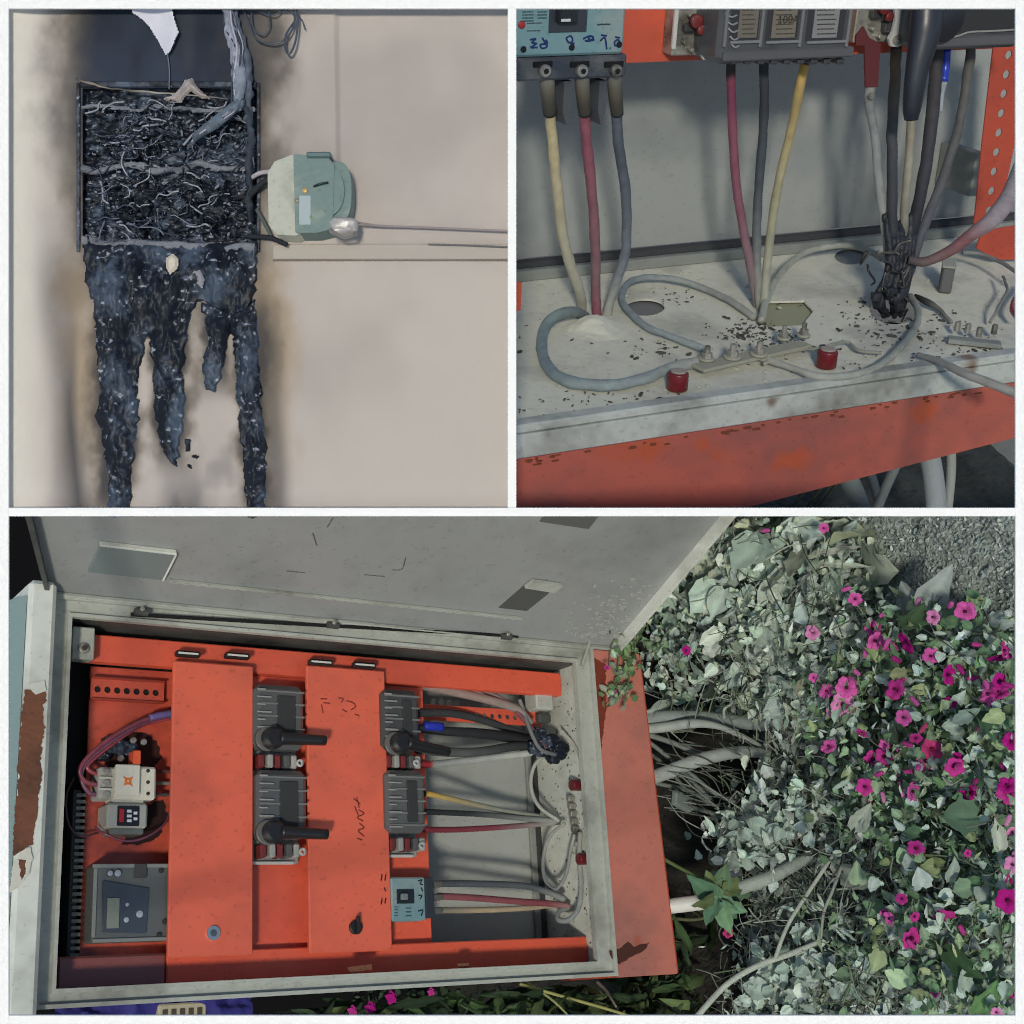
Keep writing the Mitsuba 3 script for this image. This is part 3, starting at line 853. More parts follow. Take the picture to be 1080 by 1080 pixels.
s1 = switch_b('', 'smoky switch disconnector with two rating labels, centre top of the upright cabinet', 762, 903, 66, 712, 762)
for px, w, c in ((790, 20, (112, 106, 98)), (828, 25, (118, 112, 102)), (872, 26, (132, 132, 134))):
    k = part(s1, 'rating_label', bbox_(px - w / 2, px + w / 2, 2, 40, YS - .0034, YS + .004, .0006), 'vc', FB, False, color=S(*c, .8))
    ln = [bbox_(px - w / 2 + 3, px + w / 2 - 3 - (j % 3), 5 + 5 * j, 6.3 + 5 * j, YS - .0042, YS - .003, .0002) for j in range(7)]
    part(k, 'print', cat(ln), 'vc', FB, False, color=S(70, 66, 62))
tm = text_mesh('100A', .012, .001)
tv = np.asarray(tm.vertices)[:, [0, 2, 1]] * [1, -1, 1]
p = FB.at(818, 24, y=YS)
part(s1, 'rating_text', (tv + p + [0, -.0046, 0], tm.faces), 'vc', FB, False, color=S(62, 58, 54))
for j in range(5):
    cc = [FB.at(765 + 1.5 * j, 20 + 8 * j - 6, y=YS - .001), FB.at(771 + 1.0 * j, 24 + 8 * j - 6, y=YS - .004), FB.at(777 + 0.6 * j, 22 + 8 * j - 6, y=YS - .001)]
    vv, ff, _ = tube(cc, .0017, 6, 5)
    part(s1, 'cover_rib', (vv, ff), 'vc_gloss', FB, True, color=S(134, 136, 142))


def mechanism(s, ox, oy):
    part(s, 'lever', clipped(plate(Polygon([tuple(FB.at(ox + px, oy + py, y=.36)[[0, 2]]) for px, py in ((38, 12), (46, 12), (47, 36), (45, 50), (47, 58), (42, 64), (34, 63), (32, 55), (36, 48), (39, 36))]), .362, .006), FB, PB), 'vc_gloss', FB, False, color=S(176, 178, 178))
    p = FB.at(ox + 39, oy + 56, y=.362)
    part(s, 'lever_pivot', ring(p - [0, .004, 0], (0, 1, 0), .0042, .0085, .006, 16), 'lug_metal', FB, 30)
    for px, py, r in ((25, 22, .012), (30, 31, .009)):
        q = FB.at(ox + px, oy + py, y=.366)
        part(s, 'red_cam', cyl(q, (0, -1, 0), r, .010, 16, .002), 'vc_gloss', FB, 30, color=S(104, 42, 44))
    for px, py in ((18, 16), (36, 18), (19, 52), (12, 44), (26, 44), (40, 28)):
        q = FB.at(ox + px, oy + py, y=.384)
        part(s, 'mechanism_bolt', cyl(q, (0, -1, 0), .0042, .012, 10, .001), 'lug_metal', FB, 30)
    for px, py, pz in ((20, 28, 9), (33, 40, 12)):
        part(s, 'mechanism_link', bbox_(ox + px - 5, ox + px + 5, oy + py - 3, oy + py + pz - 3, .37, .384, .002), 'vc_gloss', FB, False, color=S(58, 58, 60))


for k, (px, w) in enumerate(((768, 3), (806, 3), (848, 3), (898, 3))):
    part(s1, 'cover_divider', clipped(bbox_(px - w / 2, px + w / 2, -20, 50, YS - .005, YS + .001, .0015), FB, PB), 'vc_gloss', FB, False, color=S(108, 108, 112))
for k, (px, w) in enumerate(((787, 30), (827, 34), (873, 40))):
    part(s1, 'cover_window', clipped(bbox_(px - w / 2, px + w / 2, -20, 44, YS - .0012, YS + .001, .0005), FB, PB), 'vc_gloss', FB, False, color=S(48, 48, 52))
    part(s1, 'window_lip', bbox_(px - w / 2 - 1, px + w / 2 + 1, 43, 46, YS - .006, YS + .001, .0015), 'vc_gloss', FB, False, color=S(120, 120, 124))
for k in range(9):
    part(s1, 'cover_foot', bbox_(772 + 14 * k, 779 + 14 * k, 62, 68, YS + .004, .40, .002), 'vc_gloss', FB, False, color=S(58, 58, 62))
mechanism(s1, 708, 0)
part(s1, 'side_rail', clipped(bbox_(712, 716, -20, 52, .378, .3845, .0008), FB, PB), 'vc_gloss', FB, False, color=S(186, 188, 186))
s2 = switch_b('', 'smoky switch disconnector with a drooping black handle, top right of the upright cabinet', 975, 1085, 52, 905, 975)
mechanism(s2, 906, -14)
vv, ff, tt = tube(FB.path([(978, -14, .29), (976, 30, .275), (967, 75, .265), (962, 112, .262), (961, 126, .262)]), [.030, .030, .021, .0175, .013], 14, 8, .8)
part(s2, 'handle', (vv, ff), 'vc_gloss', FB, True, color=S(40, 42, 52))
part(s2, 'handle_hub', cyl(FB.at(990, 18, y=.30), (0, -1, 0), .040, .03, 24, .008), 'vc_gloss', FB, 30, color=S(34, 35, 42))
part(s2, 'cover_window', clipped(bbox_(1010, 1085, -20, 34, YS - .0012, YS + .001, .0005), FB, PB), 'vc_gloss', FB, False, color=S(46, 46, 48))
vv, ff, _ = tube(FB.path([(996, 40, YS - .003), (1010, 38, YS - .003), (1022, 34, YS - .003), (1040, 33, YS - .003), (1060, 32, YS - .003), (1082, 30, YS - .003)]), .002, 6, 5)
part(s2, 'cover_edge', (vv, ff), 'vc_gloss', FB, True, color=S(140, 140, 136))
p = FB.at(972, 96, y=.25)
part(s2, 'handle_glint_screw', cyl(p - [0, -.004, 0], (0, -1, 0), .002, .003, 8), 'lug_metal', FB, 30)
part(s2, 'red_tab', Polygon and plate(Polygon([tuple(FB.at(px, py, y=.38)[[0, 2]]) for px, py in ((911, 28), (917, 40), (929, 46), (926, 92), (913, 92), (912, 48), (903, 48), (903, 38))]), .38, .004), 'vc', FB, False, color=S(104, 50, 56, .7))

# cables from the first switch
bcable('power_cable', 'dusty red power cable from the centre switch to the cabinet floor', [(771, 60, .39), (772, 120, .39), (777, 200, .39), (788, 262, .38), (799, 322, .37), (802, 335, ('z', -.01))], .0085, [(0, (58, 56, 56)), (.06, (58, 56, 56)), (.08, (122, 60, 82)), (.5, (118, 80, 92)), (.75, (122, 112, 116)), (1, DUST)])
bcable('power_cable', 'black power cable from the centre switch, between its red and yellow ones', [(806, 60, .39), (805, 130, .39), (800, 200, .385), (798, 262, .38), (802, 332, ('z', -.01))], .0088, [(0, (50, 54, 60)), (.5, (66, 72, 80)), (.75, (104, 108, 110)), (1, DUST)])
bcable('power_cable', 'yellow power cable from the centre switch fading to dust at the floor', [(850, 60, .39), (846, 80, .39), (836, 130, .385), (820, 200, .38), (811, 262, .375), (804, 335, ('z', -.01))], .0085, [(0, (56, 54, 52)), (.09, (56, 54, 52)), (.11, (182, 148, 80)), (.3, (166, 144, 94)), (.55, (146, 140, 112)), (1, DUST)])
# cables from the second switch
bcable('power_cable', 'pale dusty power cable bolted under the red tab of the right switch', [(918, 92, .385), (917, 112, .38), (922, 140, .37), (928, 200, .34), (936, 262, .31), (942, 320, ('z', .0))], [.0095, .009, .0085, .0085, .0085, .0085], [(0, (128, 130, 130)), (.4, (134, 136, 136)), (1, (150, 150, 142))])
p = FB.at(918, 101, y=.372)
k = thing('cable_bolt', 'dusty bolt through the lug below the red tab of the right switch', 'bolt')
part(k, None, cyl(p, (0, -1, 0), .0065, .008, 6, .001), 'lug_metal', FB, False)
bcable('power_cable', 'brown and grey power cable next to the pale one under the right switch', [(945, 50, .40), (944, 80, .39), (941, 140, .37), (941, 200, .33), (941, 262, .30), (944, 325, ('z', -.02))], .0105, [(0, (70, 66, 62)), (.15, (96, 82, 66)), (.4, (72, 74, 80)), (.75, (56, 58, 64)), (.85, (30, 31, 36)), (1, (18, 18, 20))])
bcable('power_cable', 'cream power cable partly hidden behind the black switch handle', [(960, 90, .39), (960, 150, .36), (955, 205, .33), (952, 262, .30), (946, 325, ('z', -.02))], .0085, [(0, (120, 116, 104)), (.35, (142, 138, 124)), (.6, (128, 126, 116)), (.75, (60, 60, 60)), (1, (20, 20, 22))])
bcable('power_cable', 'thick black power cable right of the black switch handle', [(988, 50, .40), (986, 90, .385), (980, 150, .36), (971, 205, .33), (958, 262, .30), (948, 326, ('z', -.02))], [.0125, .0125, .0125, .012, .012, .012], [(0, (62, 58, 62)), (.5, (56, 58, 66)), (.8, (28, 29, 34)), (1, (15, 15, 18))])
bcable('power_cable', 'outermost grey power cable of the right switch curving to the charred bundle', [(1024, 46, .40), (1022, 70, .395), (1012, 130, .37), (994, 190, .34), (974, 240, .31), (958, 290, .29), (950, 326, ('z', -.02))], .0095, [(0, (80, 78, 78)), (.3, (86, 86, 86)), (.7, (80, 82, 92)), (1, (30, 30, 34))])
k = thing('blue_sleeve', 'bright blue sleeve on a cable behind the black switch handle', 'cable sleeve')
vv, ff, _ = tube(FB.path([(998, 52, .41), (997, 70, .41), (995, 86, .40)]), .009, 10, 5)
part(k, None, (vv, ff), 'vc_gloss', FB, True, color=S(36, 62, 176))
vv, ff, tt = tube(FB.path([(995, 86, .40), (993, 100, .40), (992, 118, .39)]), [.008, .0055, .004], 8, 5)
k = thing('cable_strands', 'bare pale cable strands below the blue sleeve', 'cable')
part(k, None, (vv, ff), 'vc', FB, True, color=S(148, 156, 168))
bcable('power_cable', 'thick pinkish grey cable entering from the right edge to the charred bundle', [(1082, 170, .20), (1066, 206, .20), (1046, 232, .20), (1024, 248, .21), (1000, 266, .23), (976, 276, .25), (958, 274, .27)], [.018, .018, .016, .012, .0105, .009, .008], [(0, (132, 128, 136)), (.35, (136, 128, 136)), (.55, (118, 78, 84)), (.75, (110, 88, 90)), (1, (70, 70, 74))])
# charred bundle
chb = thing('charred_cable_bundle', 'charred black bundle of cables where they enter the hole in the dusty floor', 'cable')
for k in range(9):
    o_ = rng.normal(size=2) * [5, 0]
    x0_ = (938, 946, 955, 962, 950, 942, 958, 948, 953)[k]
    pts = [FB.at(x0_ + (x0_ - 950) * .4, 226 + 8 * (k % 3), y=.315), FB.at(x0_, 258, y=.292), FB.at(945 + (x0_ - 948) * .9, 290, y=.278), FB.at(943 + (x0_ - 948) * 1.0 + o_[0], 318, y=.268), FB.at(942 + (x0_ - 948) * .8, 332, z=-.015)]
    vv, ff, tt = tube(pts, np.array([.006, .0095, .0095, .008, .005]) * rng.uniform(.75, 1.1), 12, 12)
    cc0 = spline(pts, 12)
    vv = vv + (nfbm(vv * 70 + k, 3, k)[:, None] - .5) * .012 + (nfbm(vv * 190 + k, 2, k)[:, None] - .5) * .005
    part(chb, 'charred_crust', (vv, ff), 'char_soft', FB, True)
for k in range(10):
    p = FB.at(944 + rng.normal() * 10, 312 + rng.normal() * 9, y=.258)
    part(chb, 'charred_crust', lump(p, np.array([.011, .009, .010]) * rng.uniform(.5, 1), int(rng.integers(1e6)), 2, .4, 3), 'char_soft', FB, True)
for k in range(12):
    q = [FB.at(940 + rng.normal() * 14, 262 + 66 * rng.random(), y=.262)]
    for j in range(3):
        q.append(q[-1] + rng.normal(size=3) * [.014, .006, .014])
    vv, ff, _ = tube(q, .0022, 6, 5)
    part(chb, 'burnt_strand', (vv, ff), 'vc_gloss', FB, True, color=S(*((34, 35, 40), (56, 58, 62), (80, 78, 74))[k % 3]))

# earth loops lying on the floor
ZL = ('z', .012)
LO = [(0, (138, 148, 150)), (.5, (122, 134, 140)), (1, (150, 152, 146))]
bcable('earth_cable', 'thick blue grey earth cable looping left over the floor to the earth bar', [(622, 338, ('z', -.005)), (606, 329, ('z', .030)), (588, 332, ('z', .034)), (574, 347, ('z', .02)), (572, 372, ZL), (584, 394, ZL), (612, 405, ZL), (648, 406, ZL), (684, 398, ('z', .016)), (708, 388, ('z', .018)), (740, 381, ('z', .016))], .0098, [(0, (90, 96, 98)), (.2, (112, 126, 126)), (.5, (116, 130, 136)), (.8, (132, 142, 144)), (1, (150, 152, 146))])
bcable('earth_cable', 'blue grey earth cable looping over the grey oval hole in the middle of the floor', [(742, 368, ZL), (716, 358, ZL), (684, 346, ZL), (663, 328, ZL), (656, 313, ('z', .016)), (662, 299, ('z', .02)), (680, 293, ('z', .02)), (712, 295, ('z', .018)), (742, 304, ZL), (770, 317, ZL), (796, 335, ('z', .008))], .0066, LO)
bcable('earth_cable', 'pale earth cable arching back from the centre cables and round to the charred hole', [(803, 338, ZL), (808, 318, ('z', .02)), (822, 290, ('z', .03)), (846, 268, ('z', .035)), (884, 259, ('z', .04)), (912, 263, ('z', .04)), (934, 274, ('z', .035))], .0068, [(0, (158, 160, 150)), (1, (140, 144, 138))])
bcable('earth_cable', 'pale earth cable sweeping from the charred hole along the front sill to the earth bar', [(960, 312, ('z', .02)), (968, 326, ('z', .016)), (966, 344, ZL), (950, 366, ZL), (926, 386, ZL), (896, 396, ZL), (862, 397, ZL), (832, 387, ZL), (800, 376, ZL)], .0066, [(0, (126, 130, 126)), (1, (160, 162, 154))])
bcable('earth_wire', 'thin pale earth wire from the earth bar passing behind the right red insulator', [(806, 384, ZL), (822, 374, ZL), (846, 369, ZL), (870, 366, ('z', .03)), (893, 361, ZL), (906, 370, ZL), (930, 372, ZL)], .0032, [(0, (160, 160, 150)), (1, (130, 132, 126))])
bcable('earth_cable', 'grey earth cable leaving over the front sill at the right edge', [(968, 374, ZL), (990, 381, ('z', .02)), (1016, 393, ('z', .03)), (1046, 405, ('z', .03)), (1084, 420, ('z', .02))], [.005, .0065, .0075, .008, .008], [(0, (146, 148, 142)), (.5, (150, 150, 146)), (1, (132, 132, 130))])
bcable('earth_wire', 'thin grey wire arching along the right wall above the grey box', [(1016, 266, ('z', .05)), (1036, 268, ('z', .05)), (1060, 279, ('z', .05)), (1082, 295, ('z', .05))], .0042, [(0, (124, 126, 124)), (1, (120, 122, 120))])
bcable('earth_wire', 'thin wire zigzagging down to the small terminal bar at the right', [(1058, 292, ('z', .03)), (1062, 306, ('z', .03)), (1052, 326, ('z', .03)), (1044, 340, ('z', .012))], .003, [(0, (110, 112, 110)), (1, (130, 130, 124))])
bcable('earth_wire', 'dark tipped wire stub right of the charred hole', [(966, 312, ('z', .018)), (978, 319, ('z', .018)), (990, 326, ('z', .012)), (1004, 340, ('z', .008))], [.0042, .0066, .005, .003], [(0, (40, 40, 42)), (.4, (60, 62, 62)), (1, (138, 138, 130))])

# earth bar with bolts, on red insulators
eb = thing('earth_bar', 'dusty copper earth bar with bolted lugs along the front of the cabinet floor', 'earth bar')
e0, e1 = FB.at(736, 388, z=.020), FB.at(850, 362, z=.020)
dv = (e1 - e0) / np.linalg.norm(e1 - e0)
nv = np.array([-dv[1], dv[0], 0])
L_ = np.linalg.norm(e1 - e0)


def along(m, o_, d_, n_):
    v, f = m
    return o_ + v[:, :1] * d_ + v[:, 1:2] * n_ + v[:, 2:] * np.array([0, 0, 1.0]), f


part(eb, 'bar', along(rbox(0, L_, -.016, .016, -.004, .002, .001), e0, dv, nv), 'vc', FB, False, color=S(146, 146, 132))
for k, (px, py, s_) in enumerate(((745, 376, 1), (772, 374, 1.15), (800, 371, 1.1), (826, 354, .9), (847, 351, .9))):
    p = FB.at(px, py + 5, z=.020)
    part(eb, 'lug', cyl(p + [0, 0, .002], (0, 0, 1), .014 * s_, .005, 14, .001), 'vc', FB, 30, color=S(150, 150, 138))
    part(eb, 'nut', cyl(p + [0, 0, .007], (0, 0, 1), .0095 * s_, .009, 6, .001), 'lug_metal', FB, False)
    part(eb, 'bolt', cyl(p + [0, 0, .016], (0, 0, 1), .005 * s_, .012, 10, .001), 'lug_metal', FB, 30)
for (px, py, r, nm) in ((714, 410, .0175, 'left'), (871, 386, .018, 'right')):
    k = thing('insulator', f'dark red round insulator post, {nm} one of the two at the front sill', 'insulator')
    p = FB.at(px, py, z=.004)
    part(k, 'post', cyl(p, (0, 0, 1), r, .030, 22, .003), 'vc_gloss', FB, 30, color=S(104, 30, 36))
    part(k, 'cap', cyl(p + [0, 0, .030], (0, 0, 1), r * .75, .003, 18, .001), 'vc', FB, 30, color=S(150, 140, 134))
tb = thing('terminal_bar', 'small dusty terminal bar with upright screws at the right of the cabinet floor', 'terminal bar')
e0, e1 = FB.at(1000, 356, z=.012), FB.at(1056, 362, z=.012)
dv = (e1 - e0) / np.linalg.norm(e1 - e0)
nv = np.array([-dv[1], dv[0], 0])
part(tb, 'bar', along(rbox(0, np.linalg.norm(e1 - e0), -.012, .012, -.008, .001, .001), e0, dv, nv), 'cabinet_grey', FB, False)
for px, py in ((1020, 346), (1032, 350), (1048, 347), (1009, 344)):
    part(tb, 'screw', cyl(FB.at(px, py + 5, z=.016), (0, 0, 1), .0055, .018, 10, .001), 'lug_metal', FB, 30)
gb_ = thing('grey_connector_box', 'small dark grey open box on the floor right of the charred bundle', 'box')
p = FB.at(996, 306, z=0)
part(gb_, 'box', along(rbox(-.03, .03, -.012, .012, .002, .055, .003), p, np.array([.62, .78, 0]), np.array([-.78, .62, 0])), 'vc', FB, False, color=S(92, 94, 96))
part(gb_, 'lid', along(rbox(-.032, .032, -.014, .014, .055, .059, .001), p, np.array([.62, .78, 0]), np.array([-.78, .62, 0])), 'vc', FB, False, color=S(150, 152, 144))
rr = thing('red_wire', 'short dark red wire end at the right edge of the cabinet floor', 'wire')
vv, ff, _ = tube(np.array([FB.at(a_, b_, z=.03) for a_, b_ in ((1084, 300), (1072, 314), (1068, 326), (1074, 336))]), .006, 8, 6)
part(rr, None, (vv, ff), 'vc_gloss', FB, True, color=S(140, 40, 44))
# pile of powder round the left cables, crumbs of soot and dust
pw = thing('powder_heap', 'pale heap of extinguisher powder round the three left cables', 'powder', kind='stuff')
P0 = FB.at(624, 345, z=0)
X, Y = np.meshgrid(np.linspace(-.085, .085, 60), np.linspace(-.10, .06, 60), indexing='ij')
Z = .030 * np.exp(-(X / .045) ** 2 - ((Y + .01) / .045) ** 2) + .006 * nfbm(np.stack([X * 60, Y * 60, X * 0], -1), 3, 3) - .0065
i_, j_ = np.meshgrid(np.arange(59), np.arange(59), indexing='ij')
q = np.stack([i_ * 60 + j_, (i_ + 1) * 60 + j_, (i_ + 1) * 60 + j_ + 1, i_ * 60 + j_ + 1], -1).reshape(-1, 4)
part(pw, None, (np.stack([X, Y, Z], -1).reshape(-1, 3) + P0, q), 'dusty_floor', FB, True)
db = thing('soot_crumbs', 'dark soot crumbs and flakes scattered over the dusty cabinet floor', 'debris', kind='stuff')
ms = []
spots = [(712, 314, 9, 4, 26), (790, 350, 17, 6, 110), (828, 362, 20, 6, 80), (700, 366, 26, 8, 34), (640, 420, 45, 4, 44), (600, 436, 30, 3, 22), (905, 330, 18, 12, 40), (930, 352, 20, 8, 40), (985, 345, 26, 9, 44), (1030, 370, 26, 5, 40), (740, 330, 190, 40, 22), (900, 380, 60, 8, 24), (690, 350, 90, 20, 12)]
for (cx, cy, sx, sy, n_) in spots:
    for k in range(n_):
        p = FB.at(min(1075, max(548, cx + rng.normal() * sx)), cy + rng.normal() * sy, z=.002)
        if p[1] < .008 or p[1] > .64:
            continue
        s_ = rng.uniform(.0009, .0024) * (1.8 if rng.random() < .14 else 1)
        an = rng.uniform(0, 3.14)
        m_ = lump((0, 0, 0), (s_ * rng.uniform(1, 2.6), s_ * .7, s_ * .6), int(rng.integers(1e6)), 0 if s_ < .003 else 1, .5, 2)
        ms.append((m_[0] @ np.array([[math.cos(an), math.sin(an), 0], [-math.sin(an), math.cos(an), 0], [0, 0, 1]]) + p, m_[1]))
part(db, None, cat(ms), 'vc', FB, False, color=S(70, 70, 68))
db = thing('pale_crumbs', 'pale lumps of powder strewn on the cabinet floor', 'debris', kind='stuff')
ms = []
for k in range(160):
    p = FB.at(rng.uniform(552, 1066), rng.uniform(285, 430), z=.001)
    if p[1] < .01 or p[1] > .66:
        continue
    s_ = rng.uniform(.0015, .004)
    ms.append(lump(p, (s_ * rng.uniform(1, 2), s_, s_ * .7), int(rng.integers(1e6)), 0, .4, 2))
part(db, None, cat(ms), 'vc', FB, False, color=S(168, 170, 158))

# under the plinth: dark soil, pale pipes and leaves
sk = structure('soil')
X, Y = np.meshgrid(np.linspace(-.3, 1.1, 90), np.linspace(-.1, 1.0, 80), indexing='ij')
Z = -.52 + .06 * (nfbm(np.stack([X * 7, Y * 7, X * 0], -1), 4, 2) - .5)
i_, j_ = np.meshgrid(np.arange(89), np.arange(79), indexing='ij')
q = np.stack([i_ * 80 + j_, (i_ + 1) * 80 + j_, (i_ + 1) * 80 + j_ + 1, i_ * 80 + j_ + 1], -1).reshape(-1, 4)
part(sk, None, clipped((np.stack([X, Y, Z], -1).reshape(-1, 3), q), FB, PB), 'night_soil', FB, True)


def under(name, label, cat_, pts, r, c, sides=10):
    P = FB.path(pts)
    vv, ff, tt = tube(P, r, sides, 7)
    vv, ff = clipped((vv, ff), FB, PB)
    if len(vv):
        k = thing(name, label, cat_)
        part(k, None, (vv, ff), 'vc', FB, True, color=S(*c))


under('supply_pipe', 'wide pale supply cable below the plinth, right of centre', 'cable', [(978, 470, .12), (984, 500, .11), (990, 552, .08)], .021, (138, 146, 152))
under('supply_pipe', 'narrower pale supply cable right beside the wide one below the plinth', 'cable', [(1003, 470, .12), (1003, 500, .11), (998, 552, .08)], .0095, (140, 144, 142))
under('supply_pipe', 'wide grey supply cable below the plinth, left of the crossing ones', 'cable', [(886, 490, .12), (898, 512, .11), (914, 552, .08)], .019, (122, 132, 134))
under('supply_pipe', 'dark grey supply cable slanting right below the plinth', 'cable', [(908, 480, .15), (922, 510, .14), (930, 552, .12)], .009, (84, 92, 100))
under('supply_pipe', 'thin grey supply cable slanting left below the plinth', 'cable', [(950, 480, .14), (936, 510, .13), (918, 552, .11)], .010, (110, 116, 120))
for k, (px, py, dx) in enumerate(((862, 530, -22), (836, 534, -30), (850, 536, -20), (874, 522, -12))):
    under('grass_stem', ('dark grass stem bent low under the upright plinth', 'dark grass stem nearest the orange edge', 'short dark grass stem under the upright plinth', 'dark grass stem beside the wide grey supply cable')[k], 'grass', [(px + 20, py - 26, .1), (px, py, .08), (px + dx, py + 16, .05)], .003, (66, 74, 68), 6)
# ------------------------------------------------------------------ bay 3: the cabinet lying in the picture with its foot to the right, and the flower bed
HC = .3523
cc_ = thing('electrical_cabinet', 'open grey electrical cabinet with orange inner panels and its door raised, beside the flower bed', 'electrical cabinet')
scene['plinth_orange'] = prin(dirty(S(194, 118, 104, .86), S(160, 106, 98, .84), 4, 1.0, S(168, 84, 60), -.02), .7)
scene['roof_white'] = prin(dirty(S(206, 210, 202, .95), S(150, 152, 144, .95), 6, .8), .6)
scene['orange_bright'] = prin(dirty(S(214, 90, 65, .95), S(186, 80, 63, .92), 4, .9), .5)
scene['orange_skin'] = prin(dirty(S(213, 98, 74, .95), S(182, 86, 70, .92), 4, 1.0), .45)
scene['door_grey'] = prin(dirty(S(140, 143, 143, 1.0), S(112, 115, 116, 1.0), 3.2, .9), .4)
scene['frame_grey'] = prin(dirty(S(166, 170, 162, .95), S(112, 112, 104, .95), 7, .9), .55)
scene['dark_shade_grey'] = prin(dirty(S(74, 76, 74), S(30, 30, 30), 6, 1.0), .6)  # dark grey parts, and the shade painted on the upper inner wall
scene['pale_back'] = prin(dirty(S(156, 160, 156, 1.0), S(130, 134, 132, 1.0), 4, .8), .5)
scene['pale_floor'] = bumped(prin(dirty(S(190, 194, 186, 1.0), S(150, 154, 146, 1.0), 12, .8), .9), grain(90), .002)
scene['rust'] = bumped(prin(dirty(S(116, 74, 54), S(70, 48, 40), 9, 1.0, S(140, 118, 98), -.06), .9), grain(150), .002)
scene['burnt_orange'] = prin(dirty(S(194, 82, 62), S(130, 56, 46), 7, 1.0), .45)

ring_ = sbox(-.6, -.352, .6, .352).difference(sbox(-.566, -.321, .549, .314))
part(cc_, 'front_frame', plate(ring_, .0, .004), 'frame_grey', FC, False)
bead = sbox(-.6, -.352, .6, .352).difference(sbox(-.593, -.345, .592, .345)).union(sbox(-.573, -.328, .556, .321).difference(sbox(-.566, -.321, .549, .314)))
part(cc_, 'frame_lips', plate(bead, -.010, .010), 'frame_grey', FC, False)
part(cc_, 'upper_side', rbox(-.6, .6, .0045, .212, .326, .349, .001), 'frame_grey', FC, False)
part(cc_, 'upper_shade_lining', rbox(-.578, .575, .0045, .20, .318, .3255, .001), 'dark_shade_grey', FC, False)  # shade below the upper lip put into this strip's dark colour
part(cc_, 'lower_side', rbox(-.6, .6, .0045, .212, -.349, -.335, .001), 'frame_grey', FC, False)
part(cc_, 'top_side', rbox(-.599, -.586, .0045, .212, -.334, .325, .001), 'dark_shade_grey', FC, False)
part(cc_, 'floor', rbox(.578, .599, .0045, .212, -.334, .325, .001), 'pale_floor', FC, False)
part(cc_, 'back_panel', rbox(-.585, .577, .206, .212, -.334, .317, .001), 'pale_back', FC, False)
part(cc_, 'back_seam', rbox(.556, .572, .199, .2055, -.334, .317, .001), 'vc', FC, False, color=S(56, 58, 60))
part(cc_, 'back_flange', rbox(.540, .5555, .196, .2055, -.334, .317, .002), 'cabinet_grey', FC, False)
part(cc_, 'shade_backing', rbox(-.58, -.46, .13, .136, -.33, .31, .001), 'black_matte', FC, False)  # black sheet standing in for the shaded gap at the left
tpl = Polygon([(.6035, .347), (.735, .347), (.764, -.355), (.6035, -.355)])
part(cc_, 'plinth', plate(tpl, -.004, .006), 'plinth_orange', FC, False)
part(cc_, 'plinth_side', rbox(.604, .764, .003, .21, -.355, -.349, .001), 'orange_dull', FC, False)
part(cc_, 'plinth_foot', plate(Polygon([(.735, .345), (.739, .345), (.768, -.353), (.764, -.353)]), -.003, .05), 'orange_dull', FC, False)
# roof at the left
part(cc_, 'roof_edge', rbox(-.655, -.606, -.052, .23, -.40, .364, .008), 'roof_white', FC, False)
part(cc_, 'roof_slope', hull(np.array([(-.6565, y, z) for y in (-.045, .23) for z in (-.40, .335)] + [(-.80, y, z) for y in (.06, .23) for z in (-.40, .30)])), 'vc', FC, False, color=S(128, 150, 150))


def rustpoly(pts, fr, y, seed, amp=2.2):
    r = np.random.default_rng(seed)
    q = np.array(shapely.segmentize(Polygon(pts), 1.2).exterior.coords)[:-1]
    q3 = np.column_stack([q, np.full(len(q), seed * 3.7)])
    q = q + amp * np.column_stack([3.2 * (nfbm(q3 / 9, 4, seed) - .5) + 1.6 * (nfbm(q3 / 2.2, 2, seed) - .5), 3.2 * (nfbm(q3 / 9 + 40, 4, seed) - .5)])
    return Polygon([tuple(fr.at(px, py, y=y)[[0, 2]]) for px, py in q]).buffer(0)


part(cc_, 'rust_patch', plate(rustpoly([(26, 726), (48, 728), (44, 800), (40, 860), (34, 892), (14, 902), (18, 820), (22, 770)], FC, -.0528, 3), -.0535, .0015), 'rust', FC, False, label='brown rust patch where the roof paint has peeled')
part(cc_, 'paint_flake', plate(rustpoly([(14, 910), (22, 898), (31, 894), (33, 906), (28, 926), (18, 936), (10, 942)], FC, -.0528, 4, 1.4), -.0565, .003), 'vc', FC, False, color=S(206, 204, 192))
part(cc_, 'paint_flake', plate(rustpoly([(27, 722), (47, 718), (48, 730), (38, 733), (33, 728)], FC, -.0528, 5, 1.2), -.0562, .003), 'vc', FC, False, color=S(200, 202, 192))
part(cc_, 'rust_spot', plate(rustpoly([(20, 906), (27, 908), (27, 922), (22, 928), (21, 918)], FC, -.0565, 6, 1.2), -.0572, .001), 'rust', FC, False)
part(cc_, 'rust_spot', plate(rustpoly([(642, 1004), (654, 1000), (662, 993), (668, 1000), (684, 994), (678, 1004), (664, 1010), (655, 1018), (646, 1012)], FC, -.0045, 8, 2.0), -.0055, .0014), 'vc', FC, False, color=S(74, 42, 36), label='dark rust blotch at the lower corner of the plinth')
part(cc_, 'rust_spot', plate(rustpoly([(366, 1020), (392, 1017), (392, 1023), (370, 1026)], FC, -.001, 9, .8), -.0016, .0012), 'rust', FC, False)
part(cc_, 'rust_spot', plate(rustpoly([(482, 1016), (494, 1016), (494, 1020), (484, 1021)], FC, -.001, 10, .6), -.0016, .0012), 'rust', FC, False)
part(cc_, 'rust_spot', plate(rustpoly([(626, 694), (638, 700), (640, 740), (634, 790), (628, 760)], FC, -.0045, 11, 1.6), -.0053, .001), 'vc', FC, False, color=S(118, 52, 38))

